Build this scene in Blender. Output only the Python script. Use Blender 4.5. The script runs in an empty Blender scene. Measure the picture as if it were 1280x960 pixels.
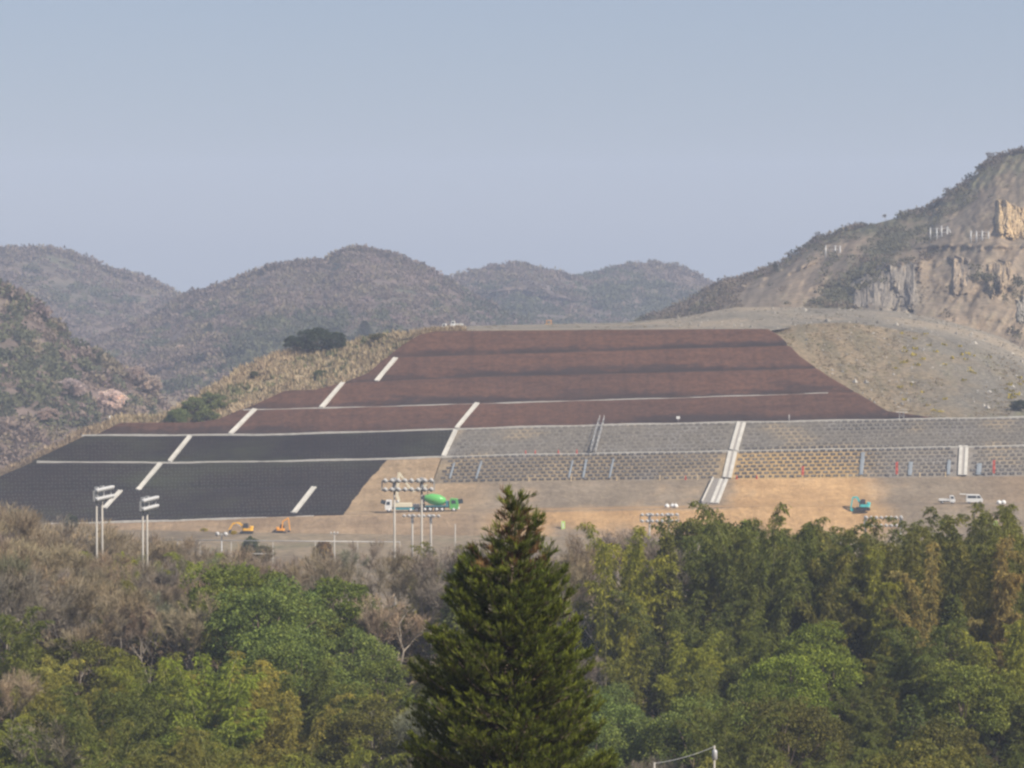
import bpy, math, random
import numpy as np
from mathutils import Vector, Matrix

R = random.Random(11)
rng = np.random.default_rng(11)
scene = bpy.context.scene
COL = scene.collection
rad = math.radians

# ------------------------------------------------------------------ camera model (used to lay out true distances)
F = 4000.0
PITCH = math.atan(170.0 / F)
CP, SP = math.cos(PITCH), math.sin(PITCH)

def ray(px, py):
    a = (px - 640.0) / F
    b = -(py - 480.0) / F
    return np.array([a, CP + b * SP, -SP + b * CP])

def at(px, py, Y):
    r = ray(px, py)
    return r * (Y / r[1])

def at_arr(px, py, Y):
    a = (px - 640.0) / F
    b = -(py - 480.0) / F
    ry = CP + b * SP
    rz = -SP + b * CP
    t = Y / ry
    return np.stack([a * t, Y + 0 * a, rz * t], -1)

def proj(P):
    x, y, z = P
    f = y * CP - z * SP
    u = y * SP + z * CP
    return 640 + F * x / f, 480 - F * u / f

def poly(pts):
    xs = np.array([p[0] for p in pts], float)
    ys = np.array([p[1] for p in pts], float)
    return lambda x: np.interp(x, xs, ys)

# ------------------------------------------------------------------ noise
_T = rng.random((256, 256))

def vnoise(x, y):
    x = np.asarray(x, float); y = np.asarray(y, float)
    xi = np.floor(x).astype(int); yi = np.floor(y).astype(int)
    fx = x - xi; fy = y - yi
    fx = fx * fx * (3 - 2 * fx); fy = fy * fy * (3 - 2 * fy)
    a = _T[xi & 255, yi & 255]; b = _T[(xi + 1) & 255, yi & 255]
    c = _T[xi & 255, (yi + 1) & 255]; d = _T[(xi + 1) & 255, (yi + 1) & 255]
    return (a * (1 - fx) + b * fx) * (1 - fy) + (c * (1 - fx) + d * fx) * fy

def fbm(x, y, o=4, g=.5):
    s = 0; a = 1.; t = 0
    for i in range(o):
        s = s + a * vnoise(x * 2 ** i + 17.3 * i, y * 2 ** i + 9.1 * i)
        t += a; a *= g
    return s / t - .5          # about -.5..+.5

def ridged(x, y, o=4):
    s = 0; a = 1.; t = 0
    for i in range(o):
        s = s + a * (1 - np.abs(2 * vnoise(x * 2 ** i + 31.7 * i, y * 2 ** i + 5.1 * i) - 1))
        t += a; a *= .5
    return s / t - .5

# ------------------------------------------------------------------ tagging
def tag(o, label=None, cat=None, group=None, kind=None):
    if label: o['label'] = label
    if cat: o['category'] = cat
    if group: o['group'] = group
    if kind: o['kind'] = kind
    return o

def empty(name, loc, rz=0.0, label=None, cat=None, group=None):
    o = bpy.data.objects.new(name, None)
    COL.objects.link(o)
    o.location = loc
    o.rotation_euler = (0, 0, rz)
    o.empty_display_size = .2
    return tag(o, label, cat, group)

def link(name, me, parent=None):
    o = bpy.data.objects.new(name, me)
    COL.objects.link(o)
    if parent is not None: o.parent = parent
    return o

# ------------------------------------------------------------------ materials
def new_mat(name):
    m = bpy.data.materials.new(name); m.use_nodes = True
    nt = m.node_tree; nt.nodes.clear()
    out = nt.nodes.new('ShaderNodeOutputMaterial')
    b = nt.nodes.new('ShaderNodeBsdfPrincipled')
    nt.links.new(b.outputs[0], out.inputs[0])
    b.inputs['Specular IOR Level'].default_value = .25
    return m, nt, b, out

def N(nt, t, **kw):
    n = nt.nodes.new(t)
    for k, v in kw.items():
        if k.startswith('i_'): n.inputs[k[2:]].default_value = v
        else: setattr(n, k, v)
    return n

def ramp(nt, fac, stops):
    r = nt.nodes.new('ShaderNodeValToRGB')
    e = r.color_ramp.elements
    while len(e) > 1: e.remove(e[-1])
    e[0].position = stops[0][0]; e[0].color = tuple(stops[0][1]) + (1,)
    for p, c in stops[1:]:
        k = e.new(p); k.color = tuple(c) + (1,)
    nt.links.new(fac, r.inputs[0])
    return r.outputs[0]

def mixc(nt, fac, a, b, mode='MIX'):
    m = nt.nodes.new('ShaderNodeMix'); m.data_type = 'RGBA'; m.blend_type = mode
    for s, v in ((m.inputs[0], fac), (m.inputs[6], a), (m.inputs[7], b)):
        if hasattr(v, 'is_output') or isinstance(v, bpy.types.NodeSocket): nt.links.new(v, s)
        elif isinstance(v, (int, float)): s.default_value = v
        else: s.default_value = tuple(v) + (1,)
    return m.outputs[2]

def noise(nt, scale, detail=4, rough=.6, vec=None, dist=0):
    n = N(nt, 'ShaderNodeTexNoise'); n.inputs['Scale'].default_value = scale
    n.inputs['Detail'].default_value = detail; n.inputs['Roughness'].default_value = rough
    n.inputs['Distortion'].default_value = dist
    if vec is None:
        tc = N(nt, 'ShaderNodeTexCoord'); vec = tc.outputs['Object']
    nt.links.new(vec, n.inputs['Vector'])
    return n.outputs[0]

def mapped(nt, sx, sy, sz, out='Object'):
    tc = N(nt, 'ShaderNodeTexCoord'); mp = N(nt, 'ShaderNodeMapping')
    mp.inputs['Scale'].default_value = (sx, sy, sz)
    nt.links.new(tc.outputs[out], mp.inputs['Vector'])
    return mp.outputs[0]

def bump(nt, b, h, s=.5, d=.3):
    n = N(nt, 'ShaderNodeBump'); n.inputs['Strength'].default_value = s; n.inputs['Distance'].default_value = d
    nt.links.new(h, n.inputs['Height']); nt.links.new(n.outputs[0], b.inputs['Normal'])

def simple(name, c, rough=.6, metal=0.0, var=.12, scale=3.0):
    m, nt, b, out = new_mat(name)
    f = noise(nt, scale, 4)
    c0 = [x * (1 - var) for x in c]; c1 = [min(1, x * (1 + var)) for x in c]
    nt.links.new(ramp(nt, f, [(.3, c0), (.7, c1)]), b.inputs['Base Color'])
    b.inputs['Roughness'].default_value = rough; b.inputs['Metallic'].default_value = metal
    return m

def earth(name, stops, s1, s2, bumpd=.4, vec=None):
    m, nt, b, out = new_mat(name)
    f = noise(nt, s1, 6, .62, dist=.4)
    c = ramp(nt, f, stops)
    f2 = noise(nt, s2, 6, .7)
    g = ramp(nt, f2, [(.38, (.66, .66, .66)), (.62, (1.24, 1.24, 1.24))])
    nt.links.new(mixc(nt, 1.0, c, g, 'MULTIPLY'), b.inputs['Base Color'])
    b.inputs['Roughness'].default_value = .95
    bump(nt, b, f2, .7, bumpd)
    return m

M = {}
M['ground'] = earth('ground_soil', [(.3, (.11, .085, .055)), (.55, (.2, .155, .1)), (.75, (.09, .09, .045))], .03, .5)
M['under'] = earth('forest_floor', [(.3, (.03, .03, .016)), (.7, (.065, .055, .03))], .2, 1.5)
M['far'] = earth('far_hillside', [(.3, (.06, .065, .035)), (.5, (.11, .085, .07)), (.7, (.14, .10, .085))], .012, .12, 2)
M['drygrass_hill'] = earth('dry_grass_hill', [(.3, (.22, .175, .11)), (.48, (.33, .26, .16)), (.62, (.29, .22, .14)), (.76, (.13, .15, .07))], .05, .8)
M['gravel'] = earth('grey_gravel', [(.36, (.125, .112, .09)), (.5, (.175, .153, .12)), (.62, (.225, .185, .135))], .035, .8)
M['concrete'] = simple('concrete_pale', (.44, .42, .38), .85, 0, .15, .6)
M['galv'] = simple('galvanised_steel', (.36, .36, .36), .45, .35, .1)
M['white'] = simple('white_paint', (.62, .62, .61), .4, 0, .04)
M['cream'] = simple('cream_paint', (.58, .53, .40), .45, 0, .05)
M['green'] = simple('green_paint', (.10, .36, .09), .3, 0, .1)
M['teal'] = simple('teal_paint', (.08, .46, .46), .4, 0, .1)
M['tealdark'] = simple('blue_green_panel', (.06, .22, .26), .5, 0, .1)
M['yellow'] = simple('yellow_machine_paint', (.75, .40, .04), .45, 0, .1)
M['orange'] = simple('orange_machine_paint', (.75, .33, .05), .45, 0, .1)
M['dark'] = simple('dark_steel', (.05, .05, .055), .6, .2, .2)
M['rubber'] = simple('rubber', (.03, .03, .03), .8)
M['glass'] = simple('dark_glass', (.03, .04, .05), .08)
M['red'] = simple('red_marker', (.52, .09, .06), .6)
M['lime'] = simple('lime_banner', (.42, .62, .15), .7)
M['blue'] = simple('pale_blue_sheet', (.17, .19, .21), .7, 0, .2, .8)
M['wood'] = simple('weathered_wood', (.55, .42, .25), .8)
M['pole'] = simple('pole_concrete', (.33, .31, .28), .7, 0, .1, .6)
M['lamp'] = simple('lamp_housing', (.46, .46, .46), .35, .0, .05)
M['greypipe'] = simple('grey_stair_concrete', (.27, .25, .23), .9)

# attribute coloured surface (each block, crown or stone has its own colour)
def attr_mat(name, rough=.95, nscale=1.0, lo=.75, hi=1.2, trans=0.0):
    m, nt, b, out = new_mat(name)
    a = N(nt, 'ShaderNodeAttribute', attribute_name='Col')
    f = noise(nt, nscale, 3)
    g = ramp(nt, f, [(.3, (lo,) * 3), (.7, (hi,) * 3)])
    c = mixc(nt, 1.0, a.outputs['Color'], g, 'MULTIPLY')
    nt.links.new(c, b.inputs['Base Color']); b.inputs['Roughness'].default_value = rough
    b.inputs['Specular IOR Level'].default_value = .1
    if trans:
        t = N(nt, 'ShaderNodeBsdfTranslucent'); nt.links.new(c, t.inputs[0])
        mx = N(nt, 'ShaderNodeMixShader'); mx.inputs[0].default_value = trans
        nt.links.new(b.outputs[0], mx.inputs[1]); nt.links.new(t.outputs[0], mx.inputs[2])
        nt.links.new(mx.outputs[0], out.inputs[0])
    return m
M['block'] = attr_mat('concrete_blocks', .9, .5)
M['woods'] = attr_mat('far_foliage', .95, .05, .8, 1.15, .35)
M['rock'] = attr_mat('quarry_rock', .9, .25, .7, 1.25)
M['tuft'] = attr_mat('grass_tufts', .95, .6, .8, 1.2, .25)

# leaves: colour comes from the tree (object colour) times the leaf's own variation
def leaf_mat(name, trans=.4, lo=.6, hi=1.45, alt=(1.12, 1.05, .8), altp=.8):
    m, nt, b, out = new_mat(name)
    oi = N(nt, 'ShaderNodeObjectInfo')
    ge = N(nt, 'ShaderNodeNewGeometry')
    g = ramp(nt, ge.outputs['Random Per Island'], [(0, (lo,) * 3), (altp, (hi,) * 3), (min(.99, altp + .1), tuple(hi * x for x in alt))])
    c = mixc(nt, 1.0, oi.outputs['Color'], g, 'MULTIPLY')
    f = noise(nt, .45, 2)
    h = ramp(nt, f, [(.3, (.8, .85, .85)), (.7, (1.2, 1.12, 1.0))])
    c = mixc(nt, 1.0, c, h, 'MULTIPLY')
    nt.links.new(c, b.inputs['Base Color']); b.inputs['Roughness'].default_value = .6
    b.inputs['Specular IOR Level'].default_value = .2
    t = N(nt, 'ShaderNodeBsdfTranslucent'); nt.links.new(c, t.inputs[0])
    mx = N(nt, 'ShaderNodeMixShader'); mx.inputs[0].default_value = trans
    nt.links.new(b.outputs[0], mx.inputs[1]); nt.links.new(t.outputs[0], mx.inputs[2])
    nt.links.new(mx.outputs[0], out.inputs[0])
    return m
M['leaf'] = leaf_mat('leaves')
M['twig'] = leaf_mat('twigs', 0.0, .7, 1.3, (1.1, 1.05, 1.0), .9)
M['bark'] = simple('bark', (.13, .10, .075), .95, 0, .3, 4)
M['palebark'] = simple('pale_bark', (.22, .19, .155), .95, 0, .3, 4)
M['culm'] = simple('bamboo_culm', (.22, .21, .09), .6, 0, .3, 2)

# ------------------------------------------------------------------ numpy meshes
def np_mesh(name, V, Fq, mat, cols=None, uv=None, smooth=False, tris=False):
    V = np.ascontiguousarray(V, np.float32).reshape(-1, 3)
    Fq = np.ascontiguousarray(Fq, np.int32)
    k = Fq.shape[1]
    me = bpy.data.meshes.new(name)
    me.vertices.add(len(V)); me.vertices.foreach_set('co', V.ravel())
    me.loops.add(Fq.size); me.loops.foreach_set('vertex_index', Fq.ravel())
    me.polygons.add(len(Fq))
    me.polygons.foreach_set('loop_start', np.arange(0, Fq.size, k, dtype=np.int32))
    if cols is not None:
        ca = me.color_attributes.new('Col', 'FLOAT_COLOR', 'POINT')
        c = np.ones((len(V), 4), np.float32); c[:, :3] = cols
        ca.data.foreach_set('color', c.ravel())
    if uv is not None:
        ul = me.uv_layers.new(name='UVMap')
        ul.data.foreach_set('uv', np.ascontiguousarray(uv[Fq.ravel()], np.float32).ravel())
    me.update(calc_edges=True)
    me.polygons.foreach_set('use_smooth', np.full(len(Fq), smooth, bool))
    me.validate()
    if mat is not None: me.materials.append(mat)
    return me

def grid_faces(ny, nx, off=0):
    i = np.arange((ny - 1) * (nx - 1)); r = i // (nx - 1); c = i % (nx - 1)
    a = r * nx + c + off
    return np.stack([a, a + 1, a + nx + 1, a + nx], -1)

def unit(v):
    return v / np.maximum(np.linalg.norm(v, axis=-1, keepdims=True), 1e-9)

def rand_dirs(n):
    v = rng.normal(size=(n, 3)); return unit(v)

def leaf_quads(C, A, W, length, width):
    """diamond leaves: C base points, A axis dirs, W side dirs"""
    n = len(C)
    length = np.broadcast_to(np.asarray(length, float), (n,))[:, None]
    width = np.broadcast_to(np.asarray(width, float), (n,))[:, None]
    W = unit(np.cross(A, W)); nn = np.cross(A, W)
    p0 = C; p1 = C + A * length * .5 + W * width * .5 - nn * width * .12
    p2 = C + A * length; p3 = C + A * length * .5 - W * width * .5 - nn * width * .12
    V = np.stack([p0, p1, p2, p3], 1).reshape(-1, 3)
    Fq = np.arange(4 * n).reshape(n, 4)
    return V, Fq

def tubes(segs, nside=3):
    """segs: list of (p0,p1,r0,r1)"""
    P0 = np.array([s[0] for s in segs], float); P1 = np.array([s[1] for s in segs], float)
    r0 = np.array([s[2] for s in segs], float)[:, None]; r1 = np.array([s[3] for s in segs], float)[:, None]
    d = unit(P1 - P0); ref = np.where(np.abs(d[:, 2:3]) > .9, np.array([[1., 0, 0]]), np.array([[0, 0, 1.]]))
    u = unit(np.cross(d, ref)); v = np.cross(d, u)
    ring0 = []; ring1 = []
    for k in range(nside):
        a = 2 * math.pi * k / nside
        w = u * math.cos(a) + v * math.sin(a)
        ring0.append(P0 + w * r0); ring1.append(P1 + w * r1)
    V = np.stack(ring0 + ring1, 1).reshape(-1, 3)
    base = (np.arange(len(segs)) * 2 * nside)[:, None]
    Fq = np.concatenate([base + np.array([[k, (k + 1) % nside, nside + (k + 1) % nside, nside + k]]) for k in range(nside)], 0)
    return V, Fq

class MB:
    """collects simple solids into one mesh"""
    def __init__(s): s.v = []; s.f = []; s.smooth = []
    def add(s, vs, fs, sm=False):
        o = len(s.v); s.v += [tuple(float(c) for c in v) for v in vs]
        s.f += [tuple(i + o for i in f) for f in fs]; s.smooth += [sm] * len(fs)
        return s
    def box(s, c, d, rz=0.0, ch=0.0):
        """box with its vertical edges chamfered by ch"""
        x, y, z = [k / 2 for k in d]
        if ch > 0:
            ring = [(-x + ch, -y), (x - ch, -y), (x, -y + ch), (x, y - ch), (x - ch, y), (-x + ch, y), (-x, y - ch), (-x, -y + ch)]
        else:
            ring = [(-x, -y), (x, -y), (x, y), (-x, y)]
        ca, sa = math.cos(rz), math.sin(rz); n = len(ring)
        ring = [(px * ca - py * sa + c[0], px * sa + py * ca + c[1]) for px, py in ring]
        vs = [(a, b, c[2] - z) for a, b in ring] + [(a, b, c[2] + z) for a, b in ring]
        fs = [tuple(range(n - 1, -1, -1)), tuple(range(n, 2 * n))] + [(i, (i + 1) % n, n + (i + 1) % n, n + i) for i in range(n)]
        return s.add(vs, fs)
    def prism(s, prof, y0, y1):
        """profile in x,z (counter-clockwise) extruded along y"""
        n = len(prof)
        vs = [(x, y0, z) for x, z in prof] + [(x, y1, z) for x, z in prof]
        fs = [tuple(range(n)), tuple(range(2 * n - 1, n - 1, -1))] + [(i, n + i, n + (i + 1) % n, (i + 1) % n) for i in range(n)]
        return s.add(vs, fs)
    def tube(s, p0, p1, r0, r1=None, n=8):
        r1 = r0 if r1 is None else r1
        p0 = np.array(p0, float); p1 = np.array(p1, float)
        V, Fq = tubes([(p0, p1, r0, r1)], n)
        s.add(V, [tuple(f) for f in Fq], n > 5)
        o = len(s.v) - 2 * n
        s.f += [tuple(range(o + n - 1, o - 1, -1)), tuple(range(o + n, o + 2 * n))]; s.smooth += [False, False]
        return s
    def beam(s, p0, p1, w, h):
        p0 = np.array(p0, float); p1 = np.array(p1, float); d = unit(p1 - p0)
        ref = np.array([0, 0, 1.]) if abs(d[2]) < .95 else np.array([0, 1., 0])
        u = unit(np.cross(d, ref)) * w / 2; v = unit(np.cross(u, d)) * h / 2
        vs = [p0 - u - v, p0 + u - v, p0 + u + v, p0 - u + v, p1 - u - v, p1 + u - v, p1 + u + v, p1 - u + v]
        return s.add(vs, [(3, 2, 1, 0), (4, 5, 6, 7), (0, 1, 5, 4), (1, 2, 6, 5), (2, 3, 7, 6), (3, 0, 4, 7)])
    def lathe(s, p0, axis, prof, n=16):
        """prof: (distance along axis, radius)"""
        p0 = np.array(p0, float); d = unit(np.array(axis, float))
        ref = np.array([0, 0, 1.]) if abs(d[2]) < .9 else np.array([1., 0, 0])
        u = unit(np.cross(d, ref)); v = np.cross(d, u)
        vs = []
        for t, r in prof:
            for k in range(n):
                a = 2 * math.pi * k / n
                vs.append(p0 + d * t + (u * math.cos(a) + v * math.sin(a)) * r)
        fs = []
        for i in range(len(prof) - 1):
            for k in range(n):
                fs.append((i * n + k, i * n + (k + 1) % n, (i + 1) * n + (k + 1) % n, (i + 1) * n + k))
        fs.append(tuple(range(n - 1, -1, -1))); fs.append(tuple(range((len(prof) - 1) * n, len(prof) * n)))
        return s.add(vs, fs, True)
    def sphere(s, c, r, n=10):
        return s.lathe((c[0], c[1], c[2] - r), (0, 0, 1), [(r - r * math.cos(math.pi * i / n), max(.001, r * math.sin(math.pi * i / n))) for i in range(n + 1)], n)
    def build(s, name, mat, parent=None):
        me = bpy.data.meshes.new(name)
        me.from_pydata(s.v, [], s.f); me.update()
        me.polygons.foreach_set('use_smooth', s.smooth)
        me.materials.append(mat)
        return link(name, me, parent)

# ================================================================== EMBANKMENT GEOMETRY
TA = math.tan(rad(6))
LV = [poly([(-200, 662), (0, 656), (390, 645), (640, 638.5), (900, 634), (1280, 630.5), (1480, 628)]),
      poly([(-200, 617), (0, 615), (150, 613), (455, 607), (640, 602.5), (960, 598.5), (1280, 595), (1480, 593)]),
      poly([(-200, 580), (45, 577), (200, 578), (320, 576.8), (480, 573), (560, 570.8), (640, 568.5), (910, 564), (1280, 557), (1480, 553)]),
      poly([(-200, 545), (100, 544), (320, 543.3), (480, 539), (640, 534), (800, 530), (960, 527), (1280, 521.5), (1480, 518)]),
      poly([(-200, 516), (300, 512), (470, 508), (640, 503), (900, 495.3), (1035, 491), (1480, 478)]),
      poly([(-200, 483), (430, 479), (470, 477), (600, 471.5), (900, 464), (1000, 461), (1480, 450)]),
      poly([(-200, 455), (500, 447), (640, 442.5), (900, 434.5), (1480, 420)]),
      poly([(-200, 418), (550, 413.5), (640, 413), (960, 411), (1480, 407)])]
LD = [690, 711, 718.5, 726, 738, 750, 761, 772]
BENCH = [9, 1.2, 1.2, 1.2, 1.2, 1.0, 1.0, 1.0]

def lev(k, px, back=0.0):
    r = ray(px, float(LV[k](px)))
    p = r * (LD[k] / (r[1] + r[0] * TA))
    return p + np.array([0, back, 0])

def tier_col(k, px):
    return lev(k, px, BENCH[k]), lev(k + 1, px)

def solve_s(a, b, py):
    """parameter s on the segment a-b seen at picture row py"""
    def fu(p): return p[1] * CP - p[2] * SP, p[1] * SP + p[2] * CP
    fa, ua = fu(a); fb, ub = fu(b)
    q = (480 - py) / F
    return (q * fa - ua) / ((ub - ua) - q * (fb - fa))

def surf(px, py, off=0.0):
    k = 0
    while k < 6 and py < LV[k + 1](px): k += 1
    a, b = tier_col(k, px)
    s = min(1.0, max(0.0, solve_s(a, b, py)))
    p = a + (b - a) * s
    if off:
        d = b - a; n = unit(np.cross(np.array([1.0, 0, 0]), d)); p = p + n * off
    return p

def surf_n(px, py):
    k = 0
    while k < 6 and py < LV[k + 1](px): k += 1
    a, b = tier_col(k, px); a2, _ = tier_col(k, px + 5)
    return unit(np.cross(a2 - a, b - a))

OUT_PTS = [(-200, 700), (-60, 634), (0, 600), (45, 577), (112, 544), (120, 543), (150, 528.5), (245, 528), (272, 524), (298, 513), (318, 506),
           (355, 488.5), (395, 487), (430, 478), (460, 466), (480, 449), (505, 430), (525, 418), (545, 414), (640, 413), (960, 411),
           (975, 420), (1000, 445), (1035, 470), (1075, 493), (1110, 514), (1140, 518), (1175, 523), (1480, 523)]
OUT = poly(OUT_PTS)

def wob(P, amp=.35, sc=.12):
    P = np.asarray(P)
    n = fbm(P[..., 0] * sc, P[..., 2] * sc * 1.6 + 40, 5) * amp * 2
    Q = P.copy(); Q[..., 1] += n; Q[..., 2] -= n * .25
    return Q

def patch_rows(k, xl, xr, nx, ns, amp=.3, bench=True):
    """tier k between slanted side lines; xl, xr: functions of s (0 at the foot, 1 at the top)"""
    rows = []; uvs = []
    if bench:
        rows.append([lev(k, px, -.0) for px in np.linspace(xl(0), xr(0), nx)]); uvs.append([(px, k - .05) for px in np.linspace(xl(0), xr(0), nx)])
    for s in np.linspace(0, 1, ns):
        row = []; uv = []
        for px in np.linspace(xl(s), xr(s), nx):
            a, b = tier_col(k, px)
            row.append(a + (b - a) * s); uv.append((px, k + s))
        rows.append(row); uvs.append(uv)
    P = np.array(rows); m = np.ones(P.shape[0]); m[0] = .2; m[-1] = .3
    Q = wob(P, amp); P = P + (Q - P) * m[:, None, None]
    return P, np.array(uvs)

def join_patches(ps):
    V = []; Fq = []; U = []; o = 0
    for P, uv in ps:
        ny, nx = P.shape[:2]
        V.append(P.reshape(-1, 3)); U.append(uv.reshape(-1, 2)); Fq.append(grid_faces(ny, nx, o)); o += ny * nx
    return np.concatenate(V), np.concatenate(Fq), np.concatenate(U)

# ---- materials of the terraces: colour of the soil by tier (uv.y) with damp streaks that have their own shape
def terrace_mat(name, base, damp, weed=None, dampw=.5, s2=.8):
    m, nt, b, out = new_mat(name)
    tc = N(nt, 'ShaderNodeTexCoord'); sep = N(nt, 'ShaderNodeSeparateXYZ'); nt.links.new(tc.outputs['UV'], sep.inputs[0])
    fr = N(nt, 'ShaderNodeMath', operation='FRACT'); nt.links.new(sep.outputs[1], fr.inputs[0])
    f1 = noise(nt, 1.0, 6, .65, mapped(nt, .035, .05, .25))
    f2 = noise(nt, s2, 5, .7)
    f3 = noise(nt, 1.0, 5, .6, mapped(nt, .012, .02, .05))
    fa = N(nt, 'ShaderNodeMath', operation='MULTIPLY_ADD'); nt.links.new(noise(nt, .35, 5, .7), fa.inputs[0]); fa.inputs[1].default_value = .8; nt.links.new(fr.outputs[0], fa.inputs[2]); fr = fa
    # height in the tier + noise -> damp band near each foot
    a = N(nt, 'ShaderNodeMath', operation='MULTIPLY_ADD'); nt.links.new(f1, a.inputs[0]); a.inputs[1].default_value = 1.3; nt.links.new(fr.outputs[0], a.inputs[2])
    sc_ = N(nt, 'ShaderNodeMath', operation='MULTIPLY'); nt.links.new(a.outputs[0], sc_.inputs[0]); sc_.inputs[1].default_value = .5
    dm = ramp(nt, sc_.outputs[0], [(.52, (1,) * 3), (.60, (.75,) * 3), (.68, (.0,) * 3)])
    g3 = ramp(nt, f3, [(.36, (.12,) * 3), (.52, (1,) * 3)])
    dfac = mixc(nt, 1.0, dm, g3, 'MULTIPLY')
    mm = N(nt, 'ShaderNodeMath', operation='MULTIPLY'); nt.links.new(dfac, mm.inputs[0]); mm.inputs[1].default_value = dampw
    v = ramp(nt, f2, [(.38, tuple(.76 * x for x in base)), (.62, tuple(1.22 * x for x in base))])
    lo = noise(nt, 1.0, 4, .55, mapped(nt, .02, .03, .06))
    v = mixc(nt, 1.0, v, ramp(nt, lo, [(.35, (.86, .88, .92)), (.65, (1.12, 1.08, 1.04))]), 'MULTIPLY')
    c = mixc(nt, mm.outputs[0], v, damp)
    wr = noise(nt, 1.0, 5, .7, mapped(nt, .05, .1, 1.1))
    c = mixc(nt, .75, c, ramp(nt, wr, [(.32, (.72, .72, .75)), (.5, (1, 1, 1)), (.7, (1.12, 1.1, 1.08))]), 'MULTIPLY')
    rl = noise(nt, 1.0, 5, .7, mapped(nt, .45, .02, .04), .2)
    c = mixc(nt, .8, c, ramp(nt, rl, [(.34, (.80, .80, .82)), (.48, (1, 1, 1)), (.68, (1.1, 1.08, 1.06))]), 'MULTIPLY')
    if weed:
        f4 = noise(nt, 1.0, 6, .65, mapped(nt, .03, .05, .12))
        wf = ramp(nt, f4, [(.48, (0,) * 3), (.70, (.9,) * 3)])
        c = mixc(nt, wf, c, weed)
    if weed:      # pegs and tufts that dot the netting in rows
        mp = N(nt, 'ShaderNodeMapping'); mp.inputs['Scale'].default_value = (.22, 8.0, 1); nt.links.new(tc.outputs['UV'], mp.inputs['Vector'])
        vo = N(nt, 'ShaderNodeTexVoronoi'); vo.voronoi_dimensions = '2D'; vo.inputs['Scale'].default_value = 1.0; vo.inputs['Randomness'].default_value = .35
        nt.links.new(mp.outputs[0], vo.inputs['Vector'])
        dots = ramp(nt, vo.outputs['Distance'], [(.12, (1,) * 3), (.3, (0,) * 3)])
        pat = ramp(nt, noise(nt, 1.0, 4, .6, mapped(nt, .02, .03, .06)), [(.42, (0,) * 3), (.58, (.75,) * 3)])
        c = mixc(nt, mixc(nt, 1.0, dots, pat, 'MULTIPLY'), c, (.07, .07, .06))
    nt.links.new(c, b.inputs['Base Color']); b.inputs['Roughness'].default_value = 1.0
    b.inputs['Specular IOR Level'].default_value = .05
    bump(nt, b, f2, .8, .25)
    return m
M['brown'] = terrace_mat('brown_bark_mulch_soil', (.082, .043, .029), (.034, .023, .020), None, 1.0)
M['black'] = terrace_mat('black_seeded_netting', (.019, .014, .0125), (.012, .0095, .009), (.036, .038, .021), .7, 1.4)

def bare_mat():
    m, nt, b, out = new_mat('bare_ochre_earth')
    at_ = N(nt, 'ShaderNodeAttribute', attribute_name='Col')
    f2 = noise(nt, .9, 6, .7)
    f3 = noise(nt, 1.0, 5, .65, mapped(nt, .05, .05, .6))
    f4 = noise(nt, 1.0, 6, .7, mapped(nt, .3, .06, .1), .4)
    c = mixc(nt, .9, at_.outputs['Color'], ramp(nt, f2, [(.3, (.72,) * 3), (.7, (1.22,) * 3)]), 'MULTIPLY')
    c = mixc(nt, .7, c, ramp(nt, f3, [(.35, (.78, .76, .74)), (.6, (1.08,) * 3)]), 'MULTIPLY')
    c = mixc(nt, .5, c, ramp(nt, f4, [(.35, (.7, .68, .66)), (.6, (1.1,) * 3)]), 'MULTIPLY')
    nt.links.new(c, b.inputs['Base Color']); b.inputs['Roughness'].default_value = 1.0
    b.inputs['Specular IOR Level'].default_value = .05
    bump(nt, b, f2, .9, .35)
    return m
def sst(a, b, x): t = np.clip((x - a) / (b - a), 0, 1); return t * t * (3 - 2 * t)
def bare_cols(U):
    px, v = U[:, 0], U[:, 1]
    n = fbm(px * .012, v * 1.4 + 3, 5) * 60; n2 = fbm(px * .03 + 9, v * 3, 4)
    grey = np.array([.205, .165, .12]); ochre = np.array([.40, .255, .125]); tan = np.array([.285, .205, .125]); brown = np.array([.235, .17, .11])
    c = np.repeat(grey[None], len(U), 0)
    def mixin(w, col):
        nonlocal c
        w = np.clip(w, 0, 1)[:, None]; c = c * (1 - w) + col * w
    t0 = (v >= 0) & (v < 1.01)
    mixin(t0 * sst(900, 925, px + n) * (1 - sst(1075, 1130, px + n + v * 30)) , ochre)
    mixin(t0 * (1 - sst(560, 620, px + n - v * 30)) * .9, tan)
    mixin(t0 * sst(1180, 1280, px + n) * .7, brown)
    mixin((v >= 1.01) * .8, tan)
    bk = v < 0
    mixin(bk * (1 - sst(540, 640, px + n)), brown)
    mixin(bk * sst(580, 650, px + n) * (1 - sst(1080, 1140, px + n)) * sst(-.95, -.5, v + n2 * .8), ochre * .95)
    mixin(sst(.05, .3, n2) * .5, tan)
    return c * (1 + n2[:, None] * .35)
M['bare'] = bare_mat()

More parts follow.
